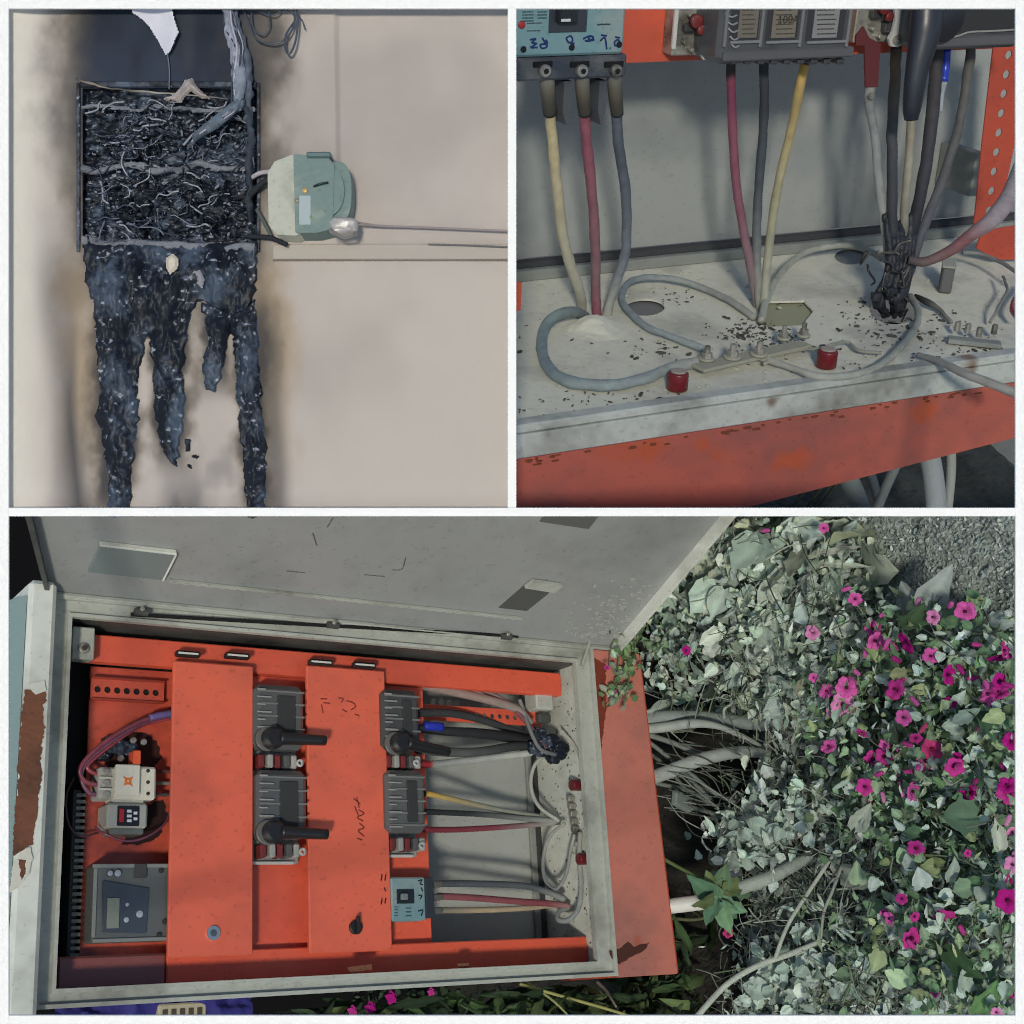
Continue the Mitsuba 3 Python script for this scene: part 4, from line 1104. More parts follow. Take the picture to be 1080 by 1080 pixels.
# orange inner structure
OY = .06
part(cc_, 'upper_rail', rbox(-.52, .556, OY, .085, .252, .303, .002), 'orange_bright', FC, False)
part(cc_, 'lower_rail', rbox(-.352, .575, OY - .002, .09, -.3335, -.268, .002), 'orange_bright', FC, False)
part(cc_, 'contactor_plate', rbox(-.497, -.33, .098, .104, -.318, .2515, .001), 'burnt_orange', FC, False)
part(cc_, 'contactor_plate_flange', rbox(-.545, -.3525, .060, .0975, -.3335, -.268, .004), 'vc_gloss', FC, False, color=S(128, 74, 70))
part(cc_, 'mounting_plate', rbox(-.24, -.04, .0795, .0845, -.318, .2515, .001), 'orange_bright', FC, False)
part(cc_, 'mounting_plate', rbox(.02, .206, .0795, .0845, -.318, .2515, .001), 'orange_bright', FC, False)
prp = sbox(.05, .19, .53, .224)
for k in range(24):
    prp = prp.difference(Point(.06 + k * .02, .207).buffer(.0055, 5))
part(cc_, 'perforated_rail', plate(prp, .112, .003), 'orange_bright', FC, False)
prp = sbox(-.50, .185, -.36, .226)
for k in range(7):
    prp = prp.difference(Point(-.487 + k * .0185, .205).buffer(.0062, 5))
part(cc_, 'perforated_rail', plate(prp, .082, .003), 'burnt_orange', FC, False)
part(cc_, 'hole_shade_block', rbox(-.499, -.362, .0852, .0972, .187, .224, .001), 'black_matte', FC, False)  # black box added behind the holes so they look dark inside
for z in (.186, .226):
    part(cc_, 'rail_lip', rbox(-.50, -.36, .076, .0815, z - .002, z + .002, .001), 'vc_gloss', FC, False, color=S(150, 58, 44))
part(cc_, 'corner_bracket', bbox_(76, 100, 661, 695, .03, .06, .002, FC), 'frame_grey', FC, False)
p = FC.at(88, 684, y=.03)
part(cc_, 'bracket_bolt', cyl(p, (0, -1, 0), .010, .006, 16, .002), 'lug_metal', FC, 30)
part(cc_, 'bracket_bolt_head', cyl(p - [0, .006, 0], (0, -1, 0), .005, .005, 6, .001), 'vc', FC, False, color=S(58, 58, 54))
# slotted duct with teeth at the left
xd = FC.at(80, 940, y=.09)[0]
part(cc_, 'slotted_duct', rbox(xd - .012, xd + .002, .088, .128, -.285, .02, .001), 'vc', FC, False, color=S(62, 64, 62))
for k in range(26):
    part(cc_, 'duct_tooth', rbox(xd - .008, xd + .009, .083, .0875, -.28 + k * .0115, -.2738 + k * .0115, .0008), 'vc', FC, False, color=S(120, 122, 116))

# two orange covers
DY = .030
cov = []
for (x0, x1, z0, z1, nm) in ((-.361, -.200, -.279, .258, 'left'), (-.087, .089, -.281, .269, 'right')):
    k = thing('orange_cover', 'tall orange cover plate with ' + ('a silver round lock, left one in the open cabinet' if nm == 'left' else 'a black key knob, right one in the open cabinet'), 'cover panel')
    part(k, 'panel', rbox(x0, x1, DY, DY + .011, z0, z1, .0025), 'orange_skin', FC, False)
    cov.append(k)
for px, py, w, i in ((198, 690, 26, 0), (250, 692, 26, 0), (338, 699, 25, 1), (384, 702, 24, 1)):
    xa, xb, za, zb = FC.rect(px - w / 2, py - 2.6, px + w / 2, py + 2.6, .028)
    part(cov[i], 'hinge', rbox(xa, xb, .022, .036, za - .001, zb + .001, .003), 'vc_gloss', FC, False, color=S(34, 30, 30))
    part(cov[i], 'hinge_pin', rbox(xa + .003, xb - .006, .0195, .0218, (za + zb) / 2 - .0018, (za + zb) / 2 + .0018, .0006), 'vc_gloss', FC, False, color=S(200, 200, 196))
p = FC.at(224.5, 984, y=DY)
part(cov[0], 'lock_ring', ring(p - [0, .004, 0], (0, 1, 0), .0062, .0125, .004, 22), 'steel', FC, 30)
part(cov[0], 'lock_core', cyl(p, (0, -1, 0), .0063, .003, 16, .001), 'vc_gloss', FC, 30, color=S(74, 82, 92))
p = FC.at(374.5, 978, y=DY)
part(cov[1], 'key_knob', cyl(p, (0, -1, 0), .0135, .008, 20, .002), 'black_plastic', FC, 30)
part(cov[1], 'key_bow', rbox(p[0] - .003, p[0] + .003, DY - .018, DY - .0082, p[2] - .010, p[2] + .020, .002), 'black_plastic', FC, False)
ink = [[(338, 737), (345, 737)], [(341, 741), (348, 742)], [(357, 736), (362, 737), (360, 741)], [(366, 739), (372, 741), (375, 745), (370, 749)], [(374, 753), (379, 755)], [(339, 743), (341, 752)], [(361, 748), (366, 751)]]
part(cov[1], 'marker_writing', stroke_mesh(FC, ink, DY - .0002, .0013), 'vc', FC, True, color=S(120, 44, 34))
ink = [[(373, 842), (380, 848)], [(376, 841), (379, 852)], [(378, 854), (384, 858), (377, 862), (383, 866)], [(374, 850), (378, 860)], [(379, 868), (384, 873), (378, 876), (384, 882)], [(377, 884), (382, 886)]]
part(cov[1], 'marker_writing', stroke_mesh(FC, ink, DY - .0002, .0013), 'vc', FC, True, color=S(104, 38, 32))
ink = [[(403, 922), (402, 929)], [(407, 922), (406, 929)], [(405, 936), (407, 940)], [(403, 947), (402, 954)], [(407, 947), (406, 953)]]
part(cov[1], 'marker_writing', stroke_mesh(FC, ink, DY - .0002, .0015), 'vc', FC, True, color=S(60, 34, 40))

# four switch disconnectors
def switch_c(label, px0, py0, px1, py1, handle, hx=0, tone=(82, 84, 86), yb=.012):
    s = thing('switch_disconnector', label, 'switch')
    xa, xb, za, zb = FC.rect(px0, py0, px1, py1, yb)
    part(s, 'base_plate', rbox(xa - .002, xb + .004, .064, .0785, za - .012, zb, .002), 'vc', FC, False, color=S(150, 150, 146))
    part(s, 'smoked_cover', rbox(xa + .004, xb, yb, .0635, za + .030, zb, .010), 'vc_gloss', FC, False, color=S(*tone))
    n = 5
    for i in range(n):
        z = zb - .014 - (zb - za - .058) * i / (n - 1)
        part(s, 'cover_rib', rbox(xa + .008, xb - .002, yb - .003, yb + .002, z - .0018, z + .0018, .0014), 'vc_gloss', FC, False, color=S(112, 114, 114))
    for i in range(8):
        z = zb - .012 - (zb - za - .052) * i / 7
        part(s, 'vent_fin', rbox(xa + .005, xa + .022 + .012 * (i % 2), yb - .0062, yb - .0032, z - .0014, z + .0014, .001), 'vc_gloss', FC, False, color=S(142, 146, 146))
    part(s, 'label_strip', rbox(xa + .048, xb - .022, yb - .0042, yb + .001, za + .05, zb - .022, .001), 'vc', FC, False, color=S(52, 54, 56))
    for i, c in enumerate(((112, 44, 44), (150, 150, 146), (112, 46, 48), (84, 84, 84), (160, 160, 156))):
        part(s, 'mechanism_piece', rbox(xa + .018 + .017 * i, xa + .030 + .017 * i, .03 - .004 * (i % 2), .0635, za - .004, za + .022, .003), 'vc_gloss', FC, False, color=S(*c))
    p = np.array([xb - .006, .028, za + .006])
    part(s, 'lever_eye', ring(p, (0, -1, 0), .003, .0075, .004, 14), 'vc', FC, 30, color=S(176, 178, 176))
    part(s, 'base_lip', rbox(xa - .002, xb - .01, .055, .0638, za - .014, za - .0085, .001), 'vc', FC, False, color=S(186, 186, 180))
    if handle:
        (hx_, hy_), (tx_, ty_), yh = handle
        c = FC.at(hx_, hy_, y=-.008)
        part(s, 'dial', cyl(c + [-.008, .020, 0], (0, -1, 0), .0235, .008, 24, .002), 'vc_gloss', FC, 30, color=S(92, 94, 92))
        part(s, 'handle_hub', cyl(c + [0, .018, 0], (0, -1, 0), .0215, .026, 24, .006), 'black_plastic', FC, 30)
        e = FC.at(tx_, ty_, y=yh)
        hv, hf, _ = tube([c + [.01, 0, 0], c * .6 + e * .4, e], [.0135, .0115, .0098], 12, 5)
        part(s, 'handle', (hv, hf), 'black_plastic', FC, True)
        q = FC.at(hx_ - 3, hy_ - 4, y=-.010)
        part(s, 'glint_screw', cyl(q, (0, -1, 0), .0022, .003, 8), 'steel', FC, 30)
    return s


switch_c('smoky switch disconnector with black lever handle, upper one between the two orange covers', 268, 722, 322, 806, ((289, 778), (343, 781), -.012))
switch_c('smoky switch disconnector with black lever handle, lower one between the two orange covers', 270, 812, 325, 901, ((290, 877), (345, 880), -.012))
switch_c('smoky switch disconnector with black lever handle right of the right orange cover', 403, 727, 444, 806, ((424, 783), (473, 793), .0), tone=(66, 68, 70))
switch_c('smoky switch disconnector without handle, above the small teal breaker', 407, 812, 450, 894, None, tone=(86, 88, 88))

# teal breaker
b2 = thing('circuit_breaker', 'small teal circuit breaker at the lower right of the orange panels', 'circuit breaker')
part(b2, 'body', bbox_(413, 449, 925, 971, .03, .0785, .003, FC), 'breaker_teal', FC, False)
part(b2, 'terminal_block', bbox_(449, 458, 925, 968, .034, .0785, .002, FC), 'vc_gloss', FC, False, color=S(46, 52, 60))
part(b2, 'toggle_recess', bbox_(419, 437, 938, 953, .027, .0296, .0008, FC), 'vc_gloss', FC, False, color=S(30, 36, 42))
part(b2, 'toggle', bbox_(424, 431, 942, 949, .018, .0266, .002, FC), 'vc_gloss', FC, False, color=S(110, 118, 122))
part(b2, 'marker_writing', stroke_mesh(FC, [[(441, 929), (445, 928), (443, 932), (446, 933)], [(441, 944), (445, 945), (443, 948)], [(441, 961), (446, 960), (444, 966)], [(444, 936), (446, 940)]], .0298, .0014), 'vc', FC, True, color=S(26, 34, 52))
part(b2, 'fine_print', cat([bbox_(416, 420, 956 + 3 * j, 957 + 3 * j, .0294, .0299, .0001, FC) for j in range(4)] + [bbox_(428, 434, 957 + 4 * j, 958.4 + 4 * j, .0294, .0299, .0001, FC) for j in range(3)]), 'vc', FC, False, color=S(58, 78, 84))
for z in (932, 946, 960):
    part(b2, 'terminal_lug', bbox_(456, 468, z - 3.4, z + 3.4, .045, .066, .004, FC), 'vc', FC, False, color=S(84, 86, 84))

# contactor with overload relay
kt = thing('contactor', 'white contactor with orange cross mark and grey overload relay on the scorched orange plate', 'contactor')
part(kt, 'body', bbox_(121, 165, 808, 843, .035, .097, .004, FC), 'vc_gloss', FC, False, color=S(198, 196, 182))
part(kt, 'terminal_side', bbox_(104, 122, 809, 842, .05, .097, .003, FC), 'vc', FC, False, color=S(150, 150, 146))
for py in (814, 826, 838):
    part(kt, 'terminal_screw', cyl(FC.at(112, py, y=.05), (0, -1, 0), .0065, .004, 12, .001), 'lug_metal', FC, 30)
    part(kt, 'terminal_hole', cyl(FC.at(156, py - 1, y=.035), (0, -1, 0), .0034, .0012, 12), 'vc', FC, 30, color=S(50, 48, 46))
for py in (820, 832):
    part(kt, 'terminal_barrier', bbox_(105, 121, py - 1, py + 1, .044, .0495, .0006, FC), 'vc', FC, False, color=S(182, 182, 174))
part(kt, 'front_step', bbox_(122, 148, 806, 838, .026, .0346, .003, FC), 'vc_gloss', FC, False, color=S(206, 203, 190))
pq = FC.at(135, 824, y=.026)
cr = Polygon([(-.009, .009), (-.003, .006), (.003, .006), (.009, .009), (.006, .003), (.006, -.003), (.009, -.009), (.003, -.006), (-.003, -.006), (-.009, -.009), (-.006, -.003), (-.006, .003)]).difference(Point(0, 0).buffer(.002, 4))
v_, f_ = plate(cr, -.0012, .0014)
part(kt, 'orange_mark', (v_ + pq, f_), 'vc', FC, False, color=S(214, 112, 56))
part(kt, 'orange_tab', bbox_(141, 149, 791, 806, .03, .06, .002, FC), 'vc_gloss', FC, False, color=S(226, 92, 58))
part(kt, 'relay', bbox_(113, 156, 847, 873, .04, .097, .004, FC), 'vc_gloss', FC, False, color=S(150, 152, 148))
part(kt, 'relay_window', bbox_(124, 147, 850, 871, .037, .0396, .0006, FC), 'vc_gloss', FC, False, color=S(22, 22, 28))
part(kt, 'relay_button', bbox_(126, 131, 853, 867, .034, .0368, .001, FC), 'vc_gloss', FC, False, color=S(158, 34, 38))
part(kt, 'relay_dial', cat([bbox_(134, 139, 854 + 5 * j, 857 + 5 * j, .0355, .0368, .0005, FC) for j in range(3)] + [bbox_(141, 145, 856 + 6 * j, 859 + 6 * j, .0355, .0368, .0005, FC) for j in range(2)]), 'vc', FC, False, color=S(190, 196, 204))
part(kt, 'relay_foot', bbox_(116, 152, 873, 880, .05, .097, .003, FC), 'vc_gloss', FC, False, color=S(96, 100, 98))
part(kt, 'bridge', bbox_(118, 152, 843, 848, .05, .09, .002, FC), 'vc', FC, False, color=S(172, 172, 164))
# scorch and charred lump above and behind the contactor
bl = thing('charred_lump', 'charred black lump on the scorched orange plate just above the white contactor', 'burnt part')
for k in range(9):
    part(bl, 'charred_crust', lump(FC.at(128 + rng.normal() * 12, 789 + rng.normal() * 5, y=.085), (.014, .012, .010), k + 40, 2, .4, 3), 'char', FC, True)
for px, py in ((140, 781), (151, 783), (127, 800)):
    part(bl, 'burnt_screw', cyl(FC.at(px, py, y=.07), (0, -1, 0), .006, .006, 12, .001), 'lug_metal', FC, 30)
part(cc_, 'scorch_mark', plate(rustpoly([(118, 782), (132, 772), (150, 772), (166, 782), (170, 800), (160, 812), (112, 812), (108, 796)], FC, .0975, 20, 2.5), .0972, .0006), 'vc', FC, False, color=S(56, 24, 20))
part(cc_, 'scorch_mark', plate(rustpoly([(150, 850), (172, 842), (178, 862), (168, 882), (146, 892), (128, 890), (140, 876)], FC, .0975, 21, 2.5), .0972, .0006), 'vc', FC, False, color=S(40, 20, 20))
for pts, r, c, lab in (
        ([(182, 753, .075), (166, 756, .07), (150, 760, .062), (120, 776, .055), (96, 795, .05), (84, 812, .05), (90, 824, .055), (104, 828, .06)], .0042, (128, 66, 78), 'dull red control wire looping from under the left orange cover to the contactor side, outermost'),
        ([(182, 755, .08), (160, 759, .075), (140, 768, .066), (112, 786, .06), (90, 806, .056), (86, 822, .058), (94, 836, .062), (106, 838, .064)], .0042, (112, 70, 92), 'mauve control wire looping from under the left orange cover down to the lower contactor terminal'),
        ([(182, 757, .083), (152, 764, .08), (128, 778, .07), (104, 796, .064), (92, 808, .06), (98, 815, .062), (106, 815, .064)], .0038, (146, 66, 74), 'red control wire, shortest loop from the left orange cover to the upper contactor terminal'),
        ([(183, 752, .07), (170, 754, .066), (158, 757, .062)], .0065, (104, 96, 148), 'violet sleeved end of the control wires at the left orange cover'),
        ([(181, 838, .085), (170, 838, .08), (160, 838, .07)], .0036, (84, 74, 74), 'dark wire leaving the lower right terminal of the contactor'),
        ([(181, 826, .085), (170, 826, .08), (160, 826, .07)], .0036, (132, 126, 120), 'grey wire leaving the middle right terminal of the contactor'),
        ([(181, 814, .085), (170, 813, .08), (160, 814, .07)], .0036, (96, 66, 64), 'brownish wire leaving the upper right terminal of the contactor'),
        ([(181, 850, .07), (174, 868, .06), (156, 882, .05), (134, 887, .05), (112, 880, .055), (100, 872, .07)], .0022, (104, 58, 78), 'thin purple wire sagging under the grey overload relay'),
        ([(78, 820, .08), (70, 840, .07), (72, 868, .07), (84, 882, .07), (104, 878, .075)], .0020, (72, 44, 52), 'thin dark wire loop in the black gap left of the contactor')):
    k = thing('control_wire', lab, 'wire')
    vv, ff, tt = tube(FC.path(pts), r, 8, 7)
    part(k, None, (vv, ff), 'vc_gloss', FC, True, color=S(*c) * (.8 + .4 * nfbm(vv * 80, 2, 1)[:, None]))

# meter behind a clear box
mt = thing('energy_meter', 'grey square energy meter with small screen at the lower left inside the open cabinet', 'electric meter')
part(mt, 'case', bbox_(98, 181, 911, 993, .045, .097, .004, FC), 'vc_gloss', FC, False, color=S(88, 92, 92))
part(mt, 'case_rim', cat([bbox_(98, 181, 911, 915, .041, .0446, .001, FC), bbox_(98, 181, 989, 993, .041, .0446, .001, FC), bbox_(98, 102, 915.4, 988.6, .041, .0446, .001, FC)]), 'vc_gloss', FC, False, color=S(122, 126, 124))
hp = Polygon([tuple(FC.at(px, py, y=.04)[[0, 2]]) for px, py in ((109, 929), (157, 937), (154, 984), (109, 983))])
part(mt, 'face', plate(hp, .040, .005), 'vc_gloss', FC, 30, color=S(58, 66, 78))
part(mt, 'screen', bbox_(113, 126, 947, 979, .037, .0396, .0008, FC), 'vc_gloss', FC, False, color=S(118, 126, 116))
for px, py, r in ((134, 954, .0035), (133, 970, .005), (147, 964, .0065), (124, 921, .006), (116, 921, .005)):
    part(mt, 'button', cyl(FC.at(px, py, y=.0405), (0, -1, 0), r, .003, 12, .001), 'vc_gloss', FC, 30, color=S(150, 160, 172))
part(mt, 'label', bbox_(142, 155, 911, 926, .0385, .041, .0006, FC), 'vc', FC, False, color=S(60, 62, 64))
for px, py in ((170, 918), (168, 986), (174, 972)):
    part(mt, 'screw', cyl(FC.at(px, py, y=.0448), (0, -1, 0), .005, .003, 10, .001), 'vc', FC, 30, color=S(46, 48, 50))

# power cables to the floor of the cabinet
def ccable(name, label, pts, r, stops, parent=None, pname=None, gloss=False):
    vv, ff, tt = tube(FC.path(pts), r, 10, 8)
    k = parent or thing(name, label, 'cable')
    part(k, pname, (vv, ff), 'vc_gloss' if gloss else 'vc', FC, True, color=ramp(tt, [(t, S(*c)) for t, c in stops]) * (.8 + .4 * nfbm(vv * 70, 3, 3)[:, None]))


DG = (150, 152, 144)
ccable('power_cable', 'uppermost dark grey cable from the upper right switch to the charred knot', [(440, 752, .07), (470, 752, .08), (500, 757, .10), (540, 770, .12), (575, 785, .10)], .0085, [(0, (56, 58, 60)), (1, (60, 62, 66))])
ccable('power_cable', 'thick black cable behind the blue tape at the upper right switch', [(440, 768, .07), (466, 771, .075), (500, 773, .09), (540, 778, .10), (580, 787, .09)], [.008, .009, .011, .012, .012], [(0, (52, 56, 62)), (.3, (46, 48, 52)), (1, (24, 24, 28))])
ccable('power_cable', 'grey cable below the black handle reaching the charred knot', [(440, 790, .07), (470, 793, .075), (505, 793, .085), (545, 787, .09), (580, 788, .085)], .010, [(0, (70, 74, 74)), (.4, (84, 88, 88)), (.7, (50, 52, 54)), (1, (22, 22, 26))])
ccable('power_cable', 'pale cable with red lug below the upper right switch', [(440, 806, .07), (456, 806, .072), (476, 804, .08), (520, 799, .09), (560, 794, .09)], .0075, [(0, (140, 40, 48)), (.2, (140, 40, 48)), (.26, (138, 142, 142)), (1, (176, 180, 174))])
ccable('power_cable', 'cable ending in yellow insulation right of the handleless switch', [(446, 837, .07), (456, 838, .072), (490, 846, .09), (530, 855, .11), (585, 864, .13)], .0058, [(0, (40, 40, 42)), (.08, (40, 40, 42)), (.1, (200, 160, 74)), (.35, (176, 152, 96)), (.7, (150, 152, 140)), (1, (158, 160, 150))])
ccable('power_cable', 'black cable in the middle right of the handleless switch', [(446, 856, .07), (470, 857, .075), (510, 859, .09), (550, 863, .11), (590, 866, .12)], .006, [(0, (36, 38, 40)), (.4, (52, 56, 60)), (.8, (130, 134, 130)), (1, (158, 160, 150))])
ccable('power_cable', 'dusty red cable lowest right of the handleless switch', [(448, 875, .07), (480, 875, .08), (520, 873, .10), (560, 870, .12), (590, 867, .12)], .006, [(0, (120, 44, 56)), (.5, (132, 66, 76)), (.85, (150, 146, 140)), (1, (158, 160, 150))])
ccable('power_cable', 'slate cable, upper one of three right of the small teal breaker', [(462, 932, .06), (500, 932, .075), (550, 934, .09), (575, 940, .10), (595, 948, .10)], .0068, [(0, (74, 80, 86)), (.6, (84, 90, 96)), (1, (140, 142, 138))])
ccable('power_cable', 'dusty red cable, middle one of three right of the small teal breaker', [(462, 945, .06), (500, 947, .075), (550, 951, .09), (580, 953, .10), (600, 956, .10)], .0068, [(0, (132, 78, 84)), (.7, (130, 70, 78)), (1, (146, 116, 114))])
ccable('power_cable', 'cream cable, lowest one of three right of the small teal breaker', [(462, 960, .06), (500, 960, .08), (550, 958, .10), (582, 955, .11), (600, 957, .11)], .006, [(0, (120, 118, 112)), (.3, (172, 156, 128)), (1, (158, 150, 134))])
k = thing('blue_sleeve', 'bright blue tape sleeve on a cable in the open cabinet, right of the upper switch', 'cable sleeve')
part(k, None, tube(FC.path([(447, 766, .066), (457, 766, .064), (466, 767, .066)]), .0095, 10, 4)[:2], 'vc_gloss', FC, True, color=S(36, 52, 170))
ck2 = thing('charred_cable_bundle', 'black charred knot of cables at the upper floor corner inside the open cabinet', 'cable')
for i in range(16):
    part(ck2, 'charred_crust', lump(FC.at(566 + 26 * (i / 15) + rng.normal() * 3, 784 + 6 * (i / 15) + rng.normal() * 5, y=.075), np.array([.018, .016, .015]) * rng.uniform(.6, 1.1), i + 70, 2, .4, 3), 'char', FC, True)
ccable('power_cable', 'red and grey thin wires bundle slanting from the upper rail to the charred knot', [(500, 724, .10), (530, 738, .09), (552, 758, .08), (566, 776, .07), (576, 790, .065)], .006, [(0, (120, 122, 120)), (.4, (120, 72, 80)), (1, (84, 70, 76))])
ccable('power_cable', 'grey corrugated hose along the upper perforated rail', [(410, 718, .09), (440, 722, .088), (480, 730, .085), (515, 738, .085), (545, 748, .085), (560, 764, .08)], .0095, [(0, (126, 118, 114)), (.5, (150, 128, 122)), (1, (132, 132, 128))])
ccable('power_cable', 'thin grey cable arched over the charred knot', [(548, 738, .09), (553, 752, .08), (560, 772, .06), (570, 790, .055), (586, 796, .06)], .0045, [(0, (132, 134, 132)), (1, (92, 96, 100))])
ccable('earth_cable', 'pale earth cable arching left from the charred knot to the middle floor', [(590, 796, .09), (570, 800, .10), (561, 815, .12), (561, 835, .13), (570, 852, .12), (590, 866, .10)], .0042, [(0, DG), (1, (170, 172, 164))])
ccable('earth_cable', 'grey earth cable looping down the floor right of the yellow cable', [(596, 868, .08), (580, 882, .11), (573, 905, .13), (575, 928, .12), (586, 938, .10), (597, 922, .08), (602, 896, .07), (606, 880, .06)], .004, [(0, DG), (.5, (112, 118, 120)), (1, DG)])
ccable('earth_cable', 'blue grey earth cable hooking round the foot of the three lower cables', [(612, 878, .045), (611, 905, .045), (613, 935, .05), (610, 958, .06), (600, 970, .075), (589, 970, .09), (590, 961, .10), (600, 957, .10)], .0058, [(0, DG), (.5, (126, 134, 136)), (1, (120, 124, 122))])
ccable('earth_wire', 'pale thin wire from the floor corner down along the front lip', [(592, 770, .07), (606, 786, .05), (614, 806, .03)], .003, [(0, (170, 172, 166)), (1, (150, 152, 146))])
for px, py, nm in ((605, 828, 'upper'), (612.5, 906, 'lower')):
    k = thing('insulator', f'small dark red insulator post, {nm} one at the floor edge of the open cabinet', 'insulator')
    p = FC.at(px, py, x=.560)
    part(k, None, cyl([.577, max(.02, p[1]), p[2]], (-1, 0, 0), .0125, .024, 16, .002), 'vc_gloss', FC, 30, color=S(100, 30, 38))
for i in range(7):
    py = 842 + i * 8
    p = FC.at(598 + i * 1.2, py, x=.56)
    k = thing('earth_bolt', ('topmost', 'second', 'third', 'fourth', 'fifth', 'sixth', 'lowest')[i] + ' dusty bolt of the row along the floor of the open cabinet', 'bolt')
    part(k, None, cyl([.577, max(.03, p[1]), p[2]], (-1, 0, 0), .0075, .016, 8, .002), 'lug_metal', FC, False)
k = thing('grey_connector_box', 'grey lump of a connector box in the upper floor corner of the open cabinet', 'box')
part(k, 'box', bbox_(566, 584, 728, 748, .07, .12, .004, FC), 'frame_grey', FC, False)
part(k, 'opening', bbox_(569, 582, 752, 762, .07, .09, .004, FC), 'vc', FC, False, color=S(70, 72, 70))
db = thing('soot_crumbs', 'dark crumbs over the dusty floor of the open cabinet', 'debris', kind='stuff')
ms = []
for i in range(200):
    ms.append(lump((.5775, rng.uniform(.015, .19), rng.uniform(-.30, .30)), (.0008, rng.uniform(.0008, .0034), rng.uniform(.0008, .003)), int(rng.integers(1e6)), 0, .5, 2))
part(db, None, cat(ms), 'vc', FC, False, color=S(92, 92, 88))

# raised door
th = math.radians(65)
FD = Fr([0, 0, 0], [0, 0, 0])
FD.R = FC.R @ np.array([[1, 0, 0], [0, math.cos(th), -math.sin(th)], [0, math.sin(th), math.cos(th)]])
FD.t = FC.R @ np.array([0, 0, HC + .002]) + FC.t
dpoly = Polygon([(-.603, .004), (.655, .004), (.66, .75), (-.95, .75), (-.69, .2)])
part(cc_, 'door', clipped(plate(dpoly, .0, .003), FD, PC), 'door_grey', FD, False)
part(cc_, 'door_flange', clipped(plate(Polygon([(.655, .0), (.662, .0), (.667, .75), (.655, .75)]), -.026, .029), FD, PC), 'roof_white', FD, False)
part(cc_, 'door_flange', clipped(plate(Polygon([(-.603, .004), (-.69, .2), (-.95, .75), (-.966, .75), (-.70, .2), (-.611, .004)]), -.03, .034), FD, PC), 'dark_shade_grey', FD, False)
part(cc_, 'door_fold', rbox(-.60, .654, -.010, -.0005, .003, .010, .002), 'frame_grey', FD, False)
part(cc_, 'door_stiffener', rbox(-.41, .37, -.008, -.0005, .0725, .0765, .002), 'frame_grey', FD, False)
for i in range(34):
    part(cc_, 'stiffener_bead', rbox(-.405 + i * .0225, -.392 + i * .0225, -.0098, -.0082, .0732, .0756, .0007), 'frame_grey', FD, False)
pcv, pcf = cat([rbox(-.560, -.425, -.009, -.0065, .078, .148, .001), rbox(-.560, -.554, -.0062, -.0005, .078, .15, .001), rbox(-.431, -.425, -.0062, -.0005, .078, .15, .001), rbox(-.553, -.432, -.0062, -.0005, .078, .084, .001)])
part(cc_, 'document_pocket', (pcv, pcf), 'vc_gloss', FD, False, color=S(116, 128, 128))
part(cc_, 'pocket_rim', rbox(-.562, -.423, -.0115, -.0005, .1505, .155, .001), 'roof_white', FD, False)
part(cc_, 'pocket_side', rbox(-.4245, -.4215, -.0112, -.0005, .078, .1502, .001), 'roof_white', FD, False)
part(cc_, 'latch_recess', plate(Polygon([(.30, .098), (.37, .098), (.40, .19), (.325, .19)]), -.003, .0025), 'vc', FD, False, color=S(84, 86, 84))
part(cc_, 'latch_hood', plate(Polygon([(.318, .176), (.395, .172), (.402, .196), (.326, .198)]), -.012, .0085), 'frame_grey', FD, False)
part(cc_, 'label_recess', clipped(rbox(.25, .37, -.003, -.0005, .36, .42, .001), FD, PC), 'vc', FD, False, color=S(94, 96, 94))
pms = []
for i in range(110):
    x, z = .585 + rng.normal() * .045, .03 + abs(rng.normal()) * .09
    s_ = rng.uniform(.0015, .0045) * (2.2 if rng.random() < .1 else 1)
    pms.append(lump((min(.645, x), -.0004, z), (s_ * rng.uniform(.8, 1.8), .0012, s_), i, 1, .6, 2))
part(cc_, 'powder_patch', cat(pms), 'vc', FD, True, color=S(156, 158, 154), kind='stuff')
scr = [[(330, 562), (334, 575)], [(345, 556), (352, 545)], [(302, 602), (322, 604)], [(413, 601), (424, 600), (428, 588)], [(384, 606), (406, 608)]]
ms = []
for s in scr:
    p = np.array([FD.at(px, py, y=0) for px, py in s])
    v, f, _ = tube(p, .0015, 6, 5)
    v[:, 1] = v[:, 1] * .3
    ms.append((v, f))
part(cc_, 'door_scuffs', cat(ms), 'vc', FD, True, color=S(88, 89, 88))
# hinge gap and hinges on the upper lip, stay rod
q0, q1 = FC.at(138, 648, y=-.012), FC.at(547, 671, y=-.012)
part(cc_, 'hinge_slot', hull(np.array([q + [0, dy, dz] for q in (q0, q1) for dy in (0, .002) for dz in (-.0035, .0035)])), 'black_matte', FC, False)
for px, py in ((148, 646), (350, 660), (533, 672)):
    p = FC.at(px, py, y=-.012)
    part(cc_, 'hinge', cyl(p - [.012, .004, 0], (1, 0, 0), .007, .026, 12, .002), 'dark_shade_grey', FC, 30)
    part(cc_, 'hinge_screw', cyl(p + [0, -.010, .004], (0, -1, 0), .0045, .004, 10, .001), 'lug_metal', FC, 30)
vv, ff, tt = tube([FC.at(634, 634, y=-.03), FC.at(626, 664, y=-.02), FC.at(614, 702, y=-.006)], .0042, 8, 6)
part(cc_, 'door_stay', (vv, ff), 'vc', FC, True, color=S(150, 152, 146))
# ------------------------------------------------------------------ the flower bed of bay 3
GX = .95                                             # the ground, in the lying cabinet's axes, is the plane x = GX; plants grow towards -x
rg = np.random.default_rng(77)


def soil_x(Y, Z):
    q = np.stack([Y * 5, Z * 5, Y * 0], -1)
    return GX - .07 * (nfbm(q, 4, 21) - .5) - .018 * (nfbm(q * 7, 3, 4) - .5) + .14 * np.exp(-((Y - .02) / .16) ** 2 - ((Z - .05) / .40) ** 2)


